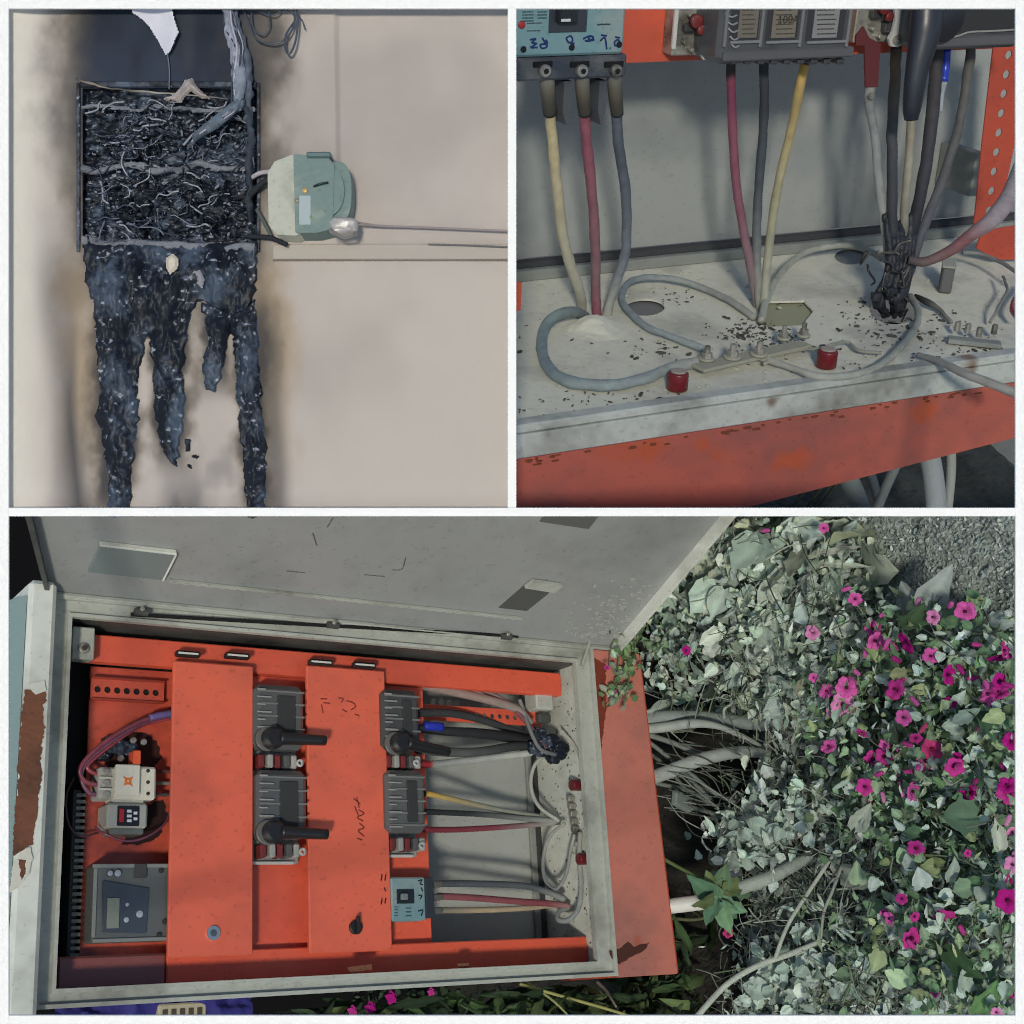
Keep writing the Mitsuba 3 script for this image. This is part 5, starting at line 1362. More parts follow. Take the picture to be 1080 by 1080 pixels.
def soilcol():
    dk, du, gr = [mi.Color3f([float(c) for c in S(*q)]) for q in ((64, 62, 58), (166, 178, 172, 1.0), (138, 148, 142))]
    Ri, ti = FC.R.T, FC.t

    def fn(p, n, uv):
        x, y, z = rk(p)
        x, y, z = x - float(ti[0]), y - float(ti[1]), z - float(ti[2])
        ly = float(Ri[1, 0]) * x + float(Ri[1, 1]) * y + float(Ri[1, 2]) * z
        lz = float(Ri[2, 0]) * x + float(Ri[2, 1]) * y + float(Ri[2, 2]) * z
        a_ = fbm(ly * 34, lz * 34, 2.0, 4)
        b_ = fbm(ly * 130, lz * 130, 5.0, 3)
        # powder lies in front of the cabinet, bare soil under and behind it painted darker for shade
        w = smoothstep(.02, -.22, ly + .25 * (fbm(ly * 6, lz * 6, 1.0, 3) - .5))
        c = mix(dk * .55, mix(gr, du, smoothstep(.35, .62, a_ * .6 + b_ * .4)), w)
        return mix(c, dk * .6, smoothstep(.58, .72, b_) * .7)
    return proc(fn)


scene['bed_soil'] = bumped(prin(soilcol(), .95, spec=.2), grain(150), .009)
Y, Z = np.meshgrid(np.linspace(-1.35, 1.25, 230), np.linspace(-.95, 1.0, 190), indexing='ij')
i_, j_ = np.meshgrid(np.arange(229), np.arange(189), indexing='ij')
q = np.stack([i_ * 190 + j_, (i_ + 1) * 190 + j_, (i_ + 1) * 190 + j_ + 1, i_ * 190 + j_ + 1], -1).reshape(-1, 4)
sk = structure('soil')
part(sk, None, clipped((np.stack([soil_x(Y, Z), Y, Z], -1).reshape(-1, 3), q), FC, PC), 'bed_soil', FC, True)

# the night beyond the bed
nk = structure('sky')
nv_ = np.array([(-2.2, 1.28, 1.6), (2.6, 1.28, 1.6), (2.6, 1.28, -2.2), (-2.2, 1.28, -2.2)])
bend = []
for i in range(13):
    t = i / 12
    for z in (-1.75, -.008):
        bend.append((-1.6 + 3.6 * t, 1.16 + .12 * math.sin(math.pi * t), z))
q = np.array([(2 * i, 2 * i + 2, 2 * i + 3, 2 * i + 1) for i in range(12)])
scene['night'] = prin((.006, .006, .007), .95, spec=.05)
part(nk, None, (np.array(bend), q), 'night', FR, True)
bend2 = []
for i in range(9):
    t = i / 8
    for y in (-.75, 1.17):
        bend2.append((-1.15 - .0 * t, y, -1.75 + 1.74 * t))
q = np.array([(2 * i, 2 * i + 2, 2 * i + 3, 2 * i + 1) for i in range(8)])

TOV = FC.R.T @ np.array([0, -1.0, 0])                 # towards the photographer, in cabinet axes
UPV = np.array([-1.0, 0, 0])


def norm(v):
    v = np.asarray(v, float)
    return v / (np.linalg.norm(v) + 1e-12)


def leaf(base, direction, normal, L, W, curl=.25, fold=.25, heart=True, seed=0, ragged=0.0):
    """A single leaf: heart or lance outline, folded at the midrib, curling along its length."""
    r = np.random.default_rng(seed)
    d = norm(direction)
    n = norm(normal - d * (normal @ d))
    s = np.cross(d, n)
    m = 9
    t = np.linspace(0, 1, m)
    if heart:
        w = np.sin(np.pi * np.clip(t * .93 + .07, 0, 1) ** .72) ** .85 * W / 2
        w[0] = W * .12
    else:
        w = np.sin(np.pi * np.clip(t, .03, 1) ** .85) * W / 2
    w[-1] = .0
    w = w * (1 + ragged * r.normal(size=m))
    cu = curl * L * t ** 2
    wav = r.normal(size=m) * .03 * L
    vs, fs = [], []
    for k, u in enumerate((-1, -.5, 0, .5, 1)):
        off = fold * np.abs(u) ** 1.3 * w
        back = (-.10 * L * np.abs(u) * (t < .15)) if heart else 0 * t
        vs.append(base + np.outer(t * L + back, d) + np.outer(u * w, s) + np.outer(off - cu + wav * abs(u), n))
    v = np.stack(vs, 1).reshape(-1, 3)
    i, j = np.meshgrid(np.arange(m - 1), np.arange(4), indexing='ij')
    q = np.stack([i * 5 + j, i * 5 + j + 1, (i + 1) * 5 + j + 1, (i + 1) * 5 + j], -1).reshape(-1, 4)
    return v, q


def lcol(v, base, c, tip=None, seed=0, var=.16):
    r = np.random.default_rng(seed)
    a_ = np.asarray(c) * (1 + r.normal() * var) * (1 + r.normal(size=3) * .03)
    n = nfbm(v * 55, 3, seed % 50)[:, None]
    if len(v) == 45:
        a_ = a_ * np.tile([.96, .93, 1.16, .93, .96], 9)[:, None]          # pale midrib
    return np.clip(a_ * (.78 + .5 * n), .005, .85)


DUSTS = [S(170, 188, 178, 1), S(160, 178, 168, 1), S(182, 196, 186, 1), S(148, 166, 156, 1), S(166, 178, 160, 1)]
GREENS = [S(116, 142, 114, 1), S(102, 132, 102, 1), S(134, 156, 128, 1), S(88, 116, 88, 1), S(136, 152, 114, 1)]
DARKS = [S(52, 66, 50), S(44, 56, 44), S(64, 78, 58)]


def rdir(spread=1.0):
    """A leaf direction: outward in the bed's plane, rising a little."""
    an = rg.uniform(0, 2 * np.pi)
    return norm(np.array([-.35 - .4 * rg.random(), math.cos(an), math.sin(an)]))


def rnorm(j=.42):
    return norm(UPV * .55 + TOV * .75 + rg.normal(size=3) * j)


def ok(v):
    return inside(v, FC, PC)


def plant(name, label, cat_, px, py, sx, sy, h, cols, nleaf, size, nsmall, small, nstem, group=None, heart=.7, flowers=(), stemc=None, lift=(.0, 1.0)):
    """A plant rooted in the bed below a spot of the photograph, with single leaves, stems, a mass of small leaves and flowers."""
    k = thing(name, label, cat_, group)
    foot = FC.at(px, py, x=GX - h * .45)
    foot[0] = GX
    root = np.array([soil_x(foot[1], foot[2]), foot[1], foot[2]])
    tops = []

    def place(hh):
        p = FC.at(px + rg.normal() * sx, py + rg.normal() * sy, x=GX - hh)
        return p
    n = 0
    while n < nstem:
        t_ = place(h * rg.uniform(.5, 1.0))
        mid = (root + t_) / 2 + rg.normal(size=3) * .02
        vv, ff, tt = tube([root + rg.normal(size=3) * [.0, .02, .02], mid, t_], [.0032, .0026, .0016], 6, 5)
        n += 1
        if not ok(vv):
            continue
        part(k, 'stem', (vv, ff), 'vc', FC, True, color=(stemc if stemc is not None else cols[0]) * rg.uniform(.55, .85))
        tops.append(t_)
    for i in range(int(nleaf * 1.15)):
        b = place(h * rg.uniform(*lift))
        L = size * .74 * rg.uniform(.5, 1.3)
        sd = int(rg.integers(1e6))
        hrt = rg.random() < heart
        v, q = leaf(b, rdir(), rnorm(), L, L * (rg.uniform(.7, 1.0) if hrt else rg.uniform(.22, .4)), rg.uniform(-.1, .5), rg.uniform(.1, .5), hrt, sd, .10)
        if ok(v):
            part(k, 'leaf', (v, q), 'vc_leaf', FC, True, color=lcol(v, b, cols[rg.integers(len(cols))], seed=sd))
    ms, cs = [], []
    for i in range(int(nsmall * 1.9)):
        b = place(h * rg.uniform(0, 1) ** 1.3)
        L = small * .78 * rg.uniform(.5, 1.4)
        sd = int(rg.integers(1e6))
        hrt = rg.random() < heart
        v, q = leaf(b, rdir(), rnorm(.6), L, L * (rg.uniform(.6, .9) if hrt else rg.uniform(.15, .35)), rg.uniform(-.1, .6), rg.uniform(.1, .6), hrt, sd, .12)
        if ok(v):
            ms.append((v, q))
            cs.append(lcol(v, b, cols[rg.integers(len(cols))], seed=sd, var=.22))
    if ms:
        part(k, 'foliage', cat(ms), 'vc_leaf', FC, True, color=np.vstack(cs), kind='stuff')
    for f in flowers:
        flower(k, *f, h=h)
        if f[2] > 15 and rg.random() < .8:                       # a bud and its stalk beside the bloom
            b0 = FC.at(f[0] + rg.normal() * 12, f[1] + rg.normal() * 12, x=GX - h * rg.uniform(.85, 1.1))
            v_, f_ = lump((0, 0, 0), (.0042, .0042, .011), int(rg.integers(1e5)), 1, .2)
            v_ = v_ @ Rotation.from_rotvec(rg.normal(size=3)).as_matrix().T + b0
            s_, g_, _ = tube([b0, b0 + [.03, .02, rg.normal() * .02], b0 + [.08, .04, rg.normal() * .03]], [.0016, .0013, .0012], 5, 4)
            if ok(v_) and ok(s_):
                part(k, 'bud', (v_, f_), 'vc', FC, True, color=FC_[f[3]] * .8)
                part(k, 'flower_stalk', (s_, g_), 'vc', FC, True, color=S(112, 130, 96))
    return k


FC_ = [S(200, 92, 164), S(182, 58, 138), S(168, 34, 126), S(208, 132, 182), S(190, 66, 120)]


def flower(k, px, py, size, ci, h=.2):
    """A five lobed trumpet flower facing the light."""
    c = FC.at(px, py, x=GX - h * rg.uniform(.8, 1.1))
    n = norm(TOV * 1.0 + UPV * .35 + rg.normal(size=3) * .6)
    a_ = norm(np.cross(n, [.2, .3, 1]))
    b = np.cross(n, a_)
    R_ = size * .5 * .00174 * rg.uniform(.8, 1.1)
    th_ = np.linspace(0, 2 * np.pi, 31)[:-1] + rg.random()
    lob = .70 + .30 * np.abs(np.cos(2.5 * th_)) ** .7 - .07 * (np.abs(np.cos(2.5 * th_)) > .97)
    rows = [(.10, -.35), (.3, -.10), (.62, .03), (.86, .06), (1.0, .0)]
    v = [c - n * R_ * .55]
    wob2 = rg.normal(size=30) * .06
    for r_, z in rows:
        rr = R_ * r_ * (lob * np.clip(r_ * 1.4, 0, 1) + (1 - np.clip(r_ * 1.4, 0, 1)) * .8)
        v += list(c + (rr * np.cos(th_))[:, None] * a_ + (rr * np.sin(th_))[:, None] * b + ((z + wob2 * r_ + .05 * np.cos(5 * th_) * r_) * R_)[:, None] * n)
    v = np.array(v)
    f = [[0, 1 + (i + 1) % 30, 1 + i] for i in range(30)]
    for s_ in range(len(rows) - 1):
        for i in range(30):
            p, q_ = 1 + s_ * 30 + i, 1 + s_ * 30 + (i + 1) % 30
            f += [[p, q_, q_ + 30], [p, q_ + 30, p + 30]]
    if not ok(v):
        return
    base = FC_[ci]
    col = np.tile(base, (len(v), 1))
    rad = np.linalg.norm(v - c, axis=1) / R_
    deep = S(120, 10, 80)
    col = col * (1 - np.clip(.55 - rad, 0, 1)[:, None]) + deep * np.clip(.55 - rad, 0, 1)[:, None]
    col = col * (.85 + .3 * nfbm(v * 160, 2, 3)[:, None])
    fk_ = part(k, 'flower', (v, np.array(f)), 'vc_leaf', FC, True, color=col)
    part(fk_, 'flower_eye', lump(c + n * R_ * .02, np.array([1, 1, 1]) * R_ * .13, 3, 1, .2), 'vc', FC, True, color=S(70, 12, 50) if ci != 4 else S(90, 16, 40))


# fine litter lying everywhere in front of the cabinet
def litter(label, n, zone, sizes, cols, lifth, nm='leaf_litter', cat_='leaf litter', lance=.6):
    k = thing(nm, label, cat_, kind='stuff')
    ms, cs = [], []
    for i in range(n):
        px, py = zone()
        p = FC.at(px, py, x=GX - .01)
        if p[1] > .5 or p[1] < -1.3:
            continue
        p[0] = soil_x(p[1], p[2]) - lifth * rg.random() ** 1.5
        L = rg.uniform(*sizes)
        d = norm(rg.normal(size=3) * [.35, 1, 1])
        sd = int(rg.integers(1e6))
        v, q = leaf(p, d, norm(UPV + TOV * .5 + rg.normal(size=3) * .5), L, L * (rg.uniform(.12, .3) if rg.random() < lance else rg.uniform(.4, .8)), rg.uniform(-.3, .5), rg.uniform(0, .6), False, sd, .2)
        v, q = v[[0, 2, 4, 10, 12, 14, 20, 22, 24, 30, 32, 34, 40, 42, 44]], np.array([(3 * a_ + b_, 3 * a_ + b_ + 1, 3 * a_ + b_ + 4, 3 * a_ + b_ + 3) for a_ in range(4) for b_ in range(2)])
        if ok(v):
            ms.append((v, q))
            cs.append(lcol(v, p, cols[rg.integers(len(cols))], seed=sd, var=.25))
    part(k, None, cat(ms), 'vc_leaf', FC, True, color=np.vstack(cs))


litter('ash grey litter of small dry leaves covering the bare ground at the upper right', 4200, lambda: (rg.uniform(880, 1085), rg.uniform(536, 680)), (.004, .014), [S(152, 164, 160, 1), S(146, 156, 154, 1), S(160, 170, 168, 1), S(136, 146, 144, 1)], .008)
litter('dusty litter of dry stalks and leaf scraps between the cables and the flowers', 3600, lambda: (rg.uniform(770, 960), rg.uniform(780, 1085)), (.012, .05), [S(150, 164, 156, 1), S(128, 140, 132, 1), S(174, 184, 174, 1), S(104, 114, 106, 1)], .05, lance=.75)
litter('pale dusted litter below the leafy plants next to the door edge', 2600, lambda: (rg.uniform(690, 920), rg.uniform(540, 760)), (.012, .05), DUSTS + [S(100, 112, 106)], .05, lance=.4)

# dusty leafy plants near the door edge
for a_ in (
        ('broad leafed plant white with powder nearest the right edge of the raised door', 720, 600, 26, 30, .16, DUSTS, 34, .095, 150, .030, 5),
        ('broad leafed plant thick with powder at the top, under the raised door corner', 790, 580, 28, 24, .16, DUSTS, 34, .11, 150, .034, 5),
        ('powdered plant with the longest pale leaves, top middle of the flower bed', 850, 600, 26, 34, .14, DUSTS, 30, .125, 130, .036, 5),
        ('powdered bush with small crowded leaves above the upper supply cables', 790, 660, 36, 26, .15, DUSTS, 36, .075, 230, .030, 6),
        ('powdered plant with drooping leaves beside the top of the orange plinth', 705, 680, 16, 24, .13, DUSTS[1:4] + GREENS[:1], 18, .055, 90, .026, 4),
        ('crumpled powdery plant between the upper supply cable and the pink flowers', 835, 715, 24, 26, .14, DUSTS, 30, .055, 190, .030, 5),
        ('powdery plant with folded leaves left of the topmost pink flower cluster', 880, 650, 18, 26, .12, DUSTS, 18, .06, 110, .030, 4),
        ('crumpled grey plant with lobed leaves above the white pipe', 795, 885, 22, 22, .14, DUSTS[:4], 30, .055, 150, .034, 5),
        ('crumpled grey plant right of the dark gap and above the lower pipe', 840, 850, 26, 22, .12, DUSTS[:4], 24, .05, 150, .030, 5),
        ('grey powdered plant at the bottom edge, right of the long bare branch', 825, 1035, 26, 24, .13, DUSTS[:4], 26, .06, 150, .034, 5),
        ('grey limp plant at the bottom, between branch and flowers', 895, 1010, 26, 32, .11, DUSTS[1:4] + GREENS[:1], 18, .055, 150, .034, 5)):
    plant('dusty_plant', a_[0], 'plant', a_[1], a_[2], a_[3], a_[4], a_[5], a_[6], a_[7], a_[8], a_[9], a_[10], a_[11])
MIXG = GREENS + DUSTS[1:2]
cpk = thing('creeping_plant', 'small green creeper hanging over the top corner of the orange plinth', 'plant')
CG = [S(104, 128, 90, 1), S(84, 108, 74, 1), S(130, 146, 114, 1), S(140, 156, 140, 1)]
for pts in ([(668, 640, -.05), (660, 668, -.04), (652, 700, -.03), (654, 730, -.022)], [(676, 650, -.05), (668, 690, -.035), (662, 724, -.022)], [(664, 646, -.045), (646, 678, -.03), (642, 706, -.022)]):
    vv, ff, _ = tube(FC.path(pts), .0016, 5, 6)
    part(cpk, 'stem', (vv, ff), 'vc', FC, True, color=CG[1])
for i in range(130):
    py = rg.uniform(644, 742)
    px = 660 + (py - 690) * -.12 + rg.normal() * 9
    b = FC.at(px, py, y=-.02 - .03 * rg.random())
    L, sd = rg.uniform(.010, .026), int(rg.integers(1e6))
    v, q = leaf(b, rdir(), rnorm(), L, L * rg.uniform(.45, .9), .2, .3, rg.random() < .5, sd, .1)
    if ok(v):
        part(cpk, 'leaf', (v, q), 'vc_leaf', FC, True, color=lcol(v, b, CG[rg.integers(4)], seed=sd))
for px, py, s_, ci in ((668, 651, 17, 2), (651, 730, 8, 1), (640, 704, 8, 1)):
    b = FC.at(px, py, y=-.055)
    flower(cpk, px, py, s_, ci, h=GX - b[0])
# thin straggling strands over the dark hollow beside the plinth
sms, scs = [], []
for i in range(30):
    px0, py0 = rg.uniform(688, 720), rg.uniform(765, 860)
    px1, py1 = px0 + rg.uniform(40, 150), py0 + rg.uniform(-10, 60)
    A_, B_ = FC.at(px0, py0, y=rg.uniform(.0, .10)), FC.at(px1, py1, y=rg.uniform(-.18, .0))
    v, f, _ = tube([A_, (A_ + B_) / 2 + rg.normal(size=3) * .018, B_], rg.uniform(.0008, .0020), 5, 7)
    if ok(v):
        sms.append((v, f))
        scs.append(np.tile(S(*[(142, 150, 144), (112, 120, 114), (92, 100, 94)][i % 3]), (len(v), 1)))
part(thing('thin_strands', 'tangle of hair thin pale strands over the dark hollow between plinth and flower bed', 'strands', kind='stuff'), None, cat(sms), 'vc', FC, True, color=np.vstack(scs))
gpk = thing('green_plant', 'green plant with toothed leaves covering the bend of the white pipe', 'plant')
GG = [S(92, 122, 100, 1), S(80, 110, 88, 1), S(106, 134, 106, 1), S(112, 132, 90, 1)]
for k in range(5):
    vv, ff, _ = tube(FC.path([(758 + 3 * k, 946 + 2 * k, -.10), (756 + 5 * rg.normal(), 940, -.14), (752 + 9 * k - 8, 926 + 9 * abs(k - 2), -.18)]), .002, 5, 5)
    part(gpk, 'stem', (vv, ff), 'vc', FC, True, color=GG[1] * .8)
for (b, t_, w) in (((752, 944), (729, 928), 22), ((754, 940), (744, 920), 20), ((758, 942), (766, 916), 22), ((762, 946), (792, 944), 20), ((760, 948), (786, 962), 20), ((756, 950), (744, 972), 20), ((760, 952), (768, 982), 22), ((764, 940), (784, 928), 18), ((752, 948), (736, 956), 16), ((758, 946), (752, 934), 16), ((762, 952), (778, 972), 18), ((757, 944), (770, 934), 16)):
    B_, T_ = FC.at(*b, y=-.165 - .02 * rg.random()), FC.at(*t_, y=-.16 - .04 * rg.random())
    L, sd = np.linalg.norm(T_ - B_) * 1.1, int(rg.integers(1e6))
    v, q = leaf(B_, T_ - B_, TOV + .3 * UPV + rg.normal(size=3) * .3, L, w * .0018, rg.uniform(0, .35), rg.uniform(.15, .4), True, sd, .16)
    if ok(v):
        part(gpk, 'leaf', (v, q), 'vc_leaf', FC, True, color=lcol(v, B_, GG[rg.integers(4)], seed=sd))
flower(gpk, 768, 984, 17, 4, h=GX - FC.at(768, 984, y=-.16)[0])

# flowering plants; numbers: photograph pixel, size, colour
FLW = {
    'flowering plant with three big pink blooms at the top of the flower cluster': (935, 680, 30, 26, [(921, 663, 26, 0), (923, 676, 22, 0), (938, 682, 30, 0), (955, 678, 26, 2), (984, 651, 20, 3), (902, 632, 17, 0), (857, 667, 19, 3)]),
    'flowering plant at the right edge, uppermost of those reaching the edge': (1035, 690, 26, 24, [(1018, 645, 22, 0), (1055, 693, 26, 2), (1060, 686, 18, 1), (1055, 718, 18, 2), (1043, 732, 25, 0), (1054, 730, 22, 1)]),
    'flowering plant with a pink pair on the left side of the bed': (885, 735, 22, 24, [(893, 725, 24, 0), (889, 743, 26, 3), (872, 729, 20, 0), (858, 715, 15, 0), (874, 787, 20, 0), (909, 773, 17, 1)]),
    'flowering plant with two deep magenta blooms one above the other': (990, 730, 24, 24, [(1001, 712, 22, 2), (1001, 741, 24, 2), (982, 692, 22, 0), (944, 727, 22, 1), (940, 735, 12, 4), (953, 757, 21, 0)]),
    'flowering plant with the crowded bloom cluster in the middle of the bed': (935, 800, 26, 22, [(933, 785, 16, 0), (921, 801, 22, 1), (932, 798, 22, 1), (941, 815, 22, 3), (966, 779, 17, 1), (952, 826, 10, 2)]),
    'flowering plant with red tinged blooms right of the middle cluster': (990, 805, 26, 22, [(983, 790, 24, 4), (977, 803, 26, 0), (1007, 809, 24, 1), (1010, 799, 14, 2), (1020, 836, 20, 2)]),
    'flowering plant at the right edge, half way down the bed': (1055, 800, 20, 30, [(1067, 782, 22, 2), (1064, 836, 24, 1), (1062, 828, 18, 2), (1068, 878, 16, 3), (1030, 770, 10, 1)]),
    'flowering plant with a bloom pair left of centre, above dry stalks': (925, 845, 26, 22, [(912, 830, 19, 1), (917, 847, 14, 4), (963, 835, 24, 0), (957, 838, 16, 3)]),
    'flowering plant with one small bloom in the lower middle': (975, 900, 28, 24, [(966, 895, 19, 1), (1021, 900, 10, 1), (951, 948, 14, 1)]),
    'flowering plant with the deepest purple blooms at the lower right edge': (1050, 930, 20, 26, [(1059, 928, 21, 2), (1063, 950, 26, 2), (1068, 912, 20, 3)]),
    'flowering plant with three magenta blooms low in the bed': (970, 975, 26, 20, [(938, 969, 20, 0), (965, 967, 12, 1), (997, 966, 24, 1), (962, 990, 27, 1), (932, 962, 10, 0)]),
    'green flowering plant at the bottom right corner with faded blooms': (1020, 1040, 36, 24, [(986, 1047, 13, 0), (1041, 1055, 14, 1), (1000, 998, 10, 1), (1051, 1068, 14, 3), (1070, 1050, 10, 2)]),
    'pale flowering plant scattered thinly under the raised door edge': (730, 640, 30, 30, [(795, 566, 18, 0), (703, 617, 18, 0), (724, 686, 15, 2), (869, 557, 13, 0)])}
for lab, (px, py, sx, sy, fl) in FLW.items():
    thin = 'thinly' in lab
    plant('flowering_plant', lab, 'flowering plant', px, py, sx, sy, .22 if not thin else .17, (GREENS + DUSTS[0:1] + DUSTS[1:2] + DUSTS[3:4]) if not thin else DUSTS, 34 if not thin else 10, .042, 260 if not thin else 50, .024, 8, heart=.6, flowers=fl, stemc=S(120, 132, 112))
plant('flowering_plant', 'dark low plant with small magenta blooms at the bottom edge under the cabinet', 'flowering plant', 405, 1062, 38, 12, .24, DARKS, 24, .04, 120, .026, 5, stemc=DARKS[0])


# low blooms under the cabinet, rooted on the ground behind its lower side
def at_depth(px, py, y):
    return FC.at(px, py, y=y)


gk_ = thing('grass', 'dark green grass and weeds in the gloom below the cabinet along the bottom edge', 'grass', kind='stuff')
ms, cs = [], []
for i in range(900):
    px, py = rg.uniform(330, 760), rg.uniform(1010, 1090)
    if px > 690:
        py = rg.uniform(960, 1085)
    p = at_depth(px, py, rg.uniform(.08, .30))
    if p[2] > -.365 and p[0] < .78:
        continue
    L = rg.uniform(.05, .16)
    d = norm(np.array([-.7, rg.normal() * .5, rg.normal() * .7]))
    sd = int(rg.integers(1e6))
    v, q = leaf(p, d, norm(TOV + rg.normal(size=3) * .6), L, L * rg.uniform(.05, .28), rg.uniform(-.3, .5), .3, False, sd, .05)
    if (v[:, 2] > -.360).any() and (v[:, 0] < .775).any():
        continue
    ms.append((v, q))
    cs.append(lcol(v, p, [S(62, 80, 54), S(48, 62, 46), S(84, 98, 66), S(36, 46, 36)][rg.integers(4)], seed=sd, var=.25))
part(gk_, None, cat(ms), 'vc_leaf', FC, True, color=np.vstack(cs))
for px, py, ci, s_ in ((413, 1052, 2, 15), (391, 1063, 2, 14), (455, 1046, 1, 10), (372, 1066, 1, 12)):
    k = thing('magenta_bloom', {413: 'magenta bloom in the dark under the cabinet, middle of the three at the bottom edge', 391: 'magenta bloom at the bottom edge left of the middle one', 455: 'small dim magenta bloom under the cabinet, rightmost at the bottom edge', 372: 'dim magenta bloom at the bottom edge, leftmost under the cabinet'}[px], 'flower')
    c = at_depth(px, py, .06)
    for j in range(5):
        an = j * 2 * math.pi / 5 + rg.random() * .3
        d = norm(np.array([-math.cos(an), .1, math.sin(an)]) + .1 * TOV)
        v, q = leaf(c, d, TOV, s_ * .00095, s_ * .0009, .2, .2, True, j + px)
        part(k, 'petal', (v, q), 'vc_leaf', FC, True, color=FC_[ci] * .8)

# cables leaving the plinth
def bed_tube(name, label, cat_, pts, r, stops, sides=10, gloss=False, flat=1.0):
    P = np.array([FC.at(a_, b_, y=c) for a_, b_, c in pts])
    vv, ff, tt = tube(P, r, sides, 8, flat)
    if not ok(vv):
        vv, ff = clipped((vv, ff), FC, PC)
        tt = np.linspace(0, 1, len(vv))
    k = thing(name, label, cat_)
    part(k, None, (vv, ff), 'vc', FC, True, color=ramp(tt, [(t, S(*c)) for t, c in stops]) * (.75 + .5 * nfbm(vv * 60, 3, 6)[:, None]))
    return k


GY = (142, 152, 152)
bed_tube('supply_cable', 'thick grey supply cable, uppermost of those leaving the orange plinth', 'cable', [(672, 760, .10), (700, 757, .05), (735, 757, .0), (785, 762, -.10), (835, 767, -.20), (872, 776, -.30)], [.017, .017, .017, .016, .015, .013], [(0, GY), (.5, (128, 140, 140)), (1, (112, 122, 120))])
bed_tube('supply_cable', 'pale supply cable running just under the uppermost one', 'cable', [(672, 770, .09), (700, 767, .04), (732, 763, -.03), (760, 767, -.09), (795, 783, -.16), (822, 803, -.22), (854, 824, -.30)], [.012, .012, .011, .007, .0055, .005, .0045], [(0, (168, 176, 172)), (1, (140, 148, 142))])
bed_tube('supply_cable', 'thick pale supply cable rising from the middle of the plinth', 'cable', [(678, 824, .09), (705, 814, .02), (740, 801, -.06), (780, 793, -.14), (812, 795, -.21)], [.0165, .0165, .0155, .014, .010], [(0, (190, 196, 190)), (.3, (160, 168, 164)), (1, (120, 130, 126))])
bed_tube('white_pipe', 'short white pipe sticking out low from the orange plinth', 'pipe', [(690, 957, .06), (712, 955, .0), (752, 950, -.06)], .0165, [(0, (206, 208, 202)), (1, (206, 208, 202))], 14)
bed_tube('supply_cable', 'thick dusty cable slanting up from behind the green toothed plant', 'cable', [(764, 945, -.12), (780, 937, -.17), (815, 924, -.24), (858, 901, -.33)], [.014, .0145, .0145, .012], [(0, (168, 178, 170)), (1, (128, 138, 130))])
for (lab, pts, r, c) in (
        ('thin grey rod crossing below the upper cables, upper one', [(674, 772, .08), (711, 784, .03), (741, 798, -.02)], .0062, (116, 124, 120)),
        ('thin grey rod slanting steeply from the plinth past the middle cable', [(676, 776, .09), (711, 804, .04), (750, 844, -.03)], .0052, (112, 120, 116)),
        ('thin grey rod, leftmost steep one beside the plinth', [(678, 790, .10), (700, 806, .06), (726, 836, .02)], .0046, (98, 106, 102)),
        ('thin rod below the thick middle cable', [(682, 824, .09), (726, 834, .02), (750, 848, -.03)], .0050, (118, 128, 122)),
        ('thin rod under the small grey tag', [(716, 848, .05), (752, 858, -.01), (784, 873, -.07)], .0050, (112, 120, 114)),
        ('thin rod crossing the middle cable towards the litter', [(724, 812, .0), (756, 838, -.06), (776, 846, -.10)], .0046, (120, 130, 124))):
    bed_tube('steel_rod', lab, 'rod', pts, r, [(0, c), (1, c)], 8)
tg = thing('grey_tag', 'grey block tag clipped on a rod in the dark gap beside the plinth', 'tag')
p = FC.at(719, 845, y=.02)
vv_, ff_ = rbox(-.033, .033, -.008, .008, -.018, .018, .004)
part(tg, None, (vv_ @ Rotation.from_rotvec([0, .25, .3]).as_matrix().T + p, ff_), 'vc', FC, False, color=S(126, 136, 134))

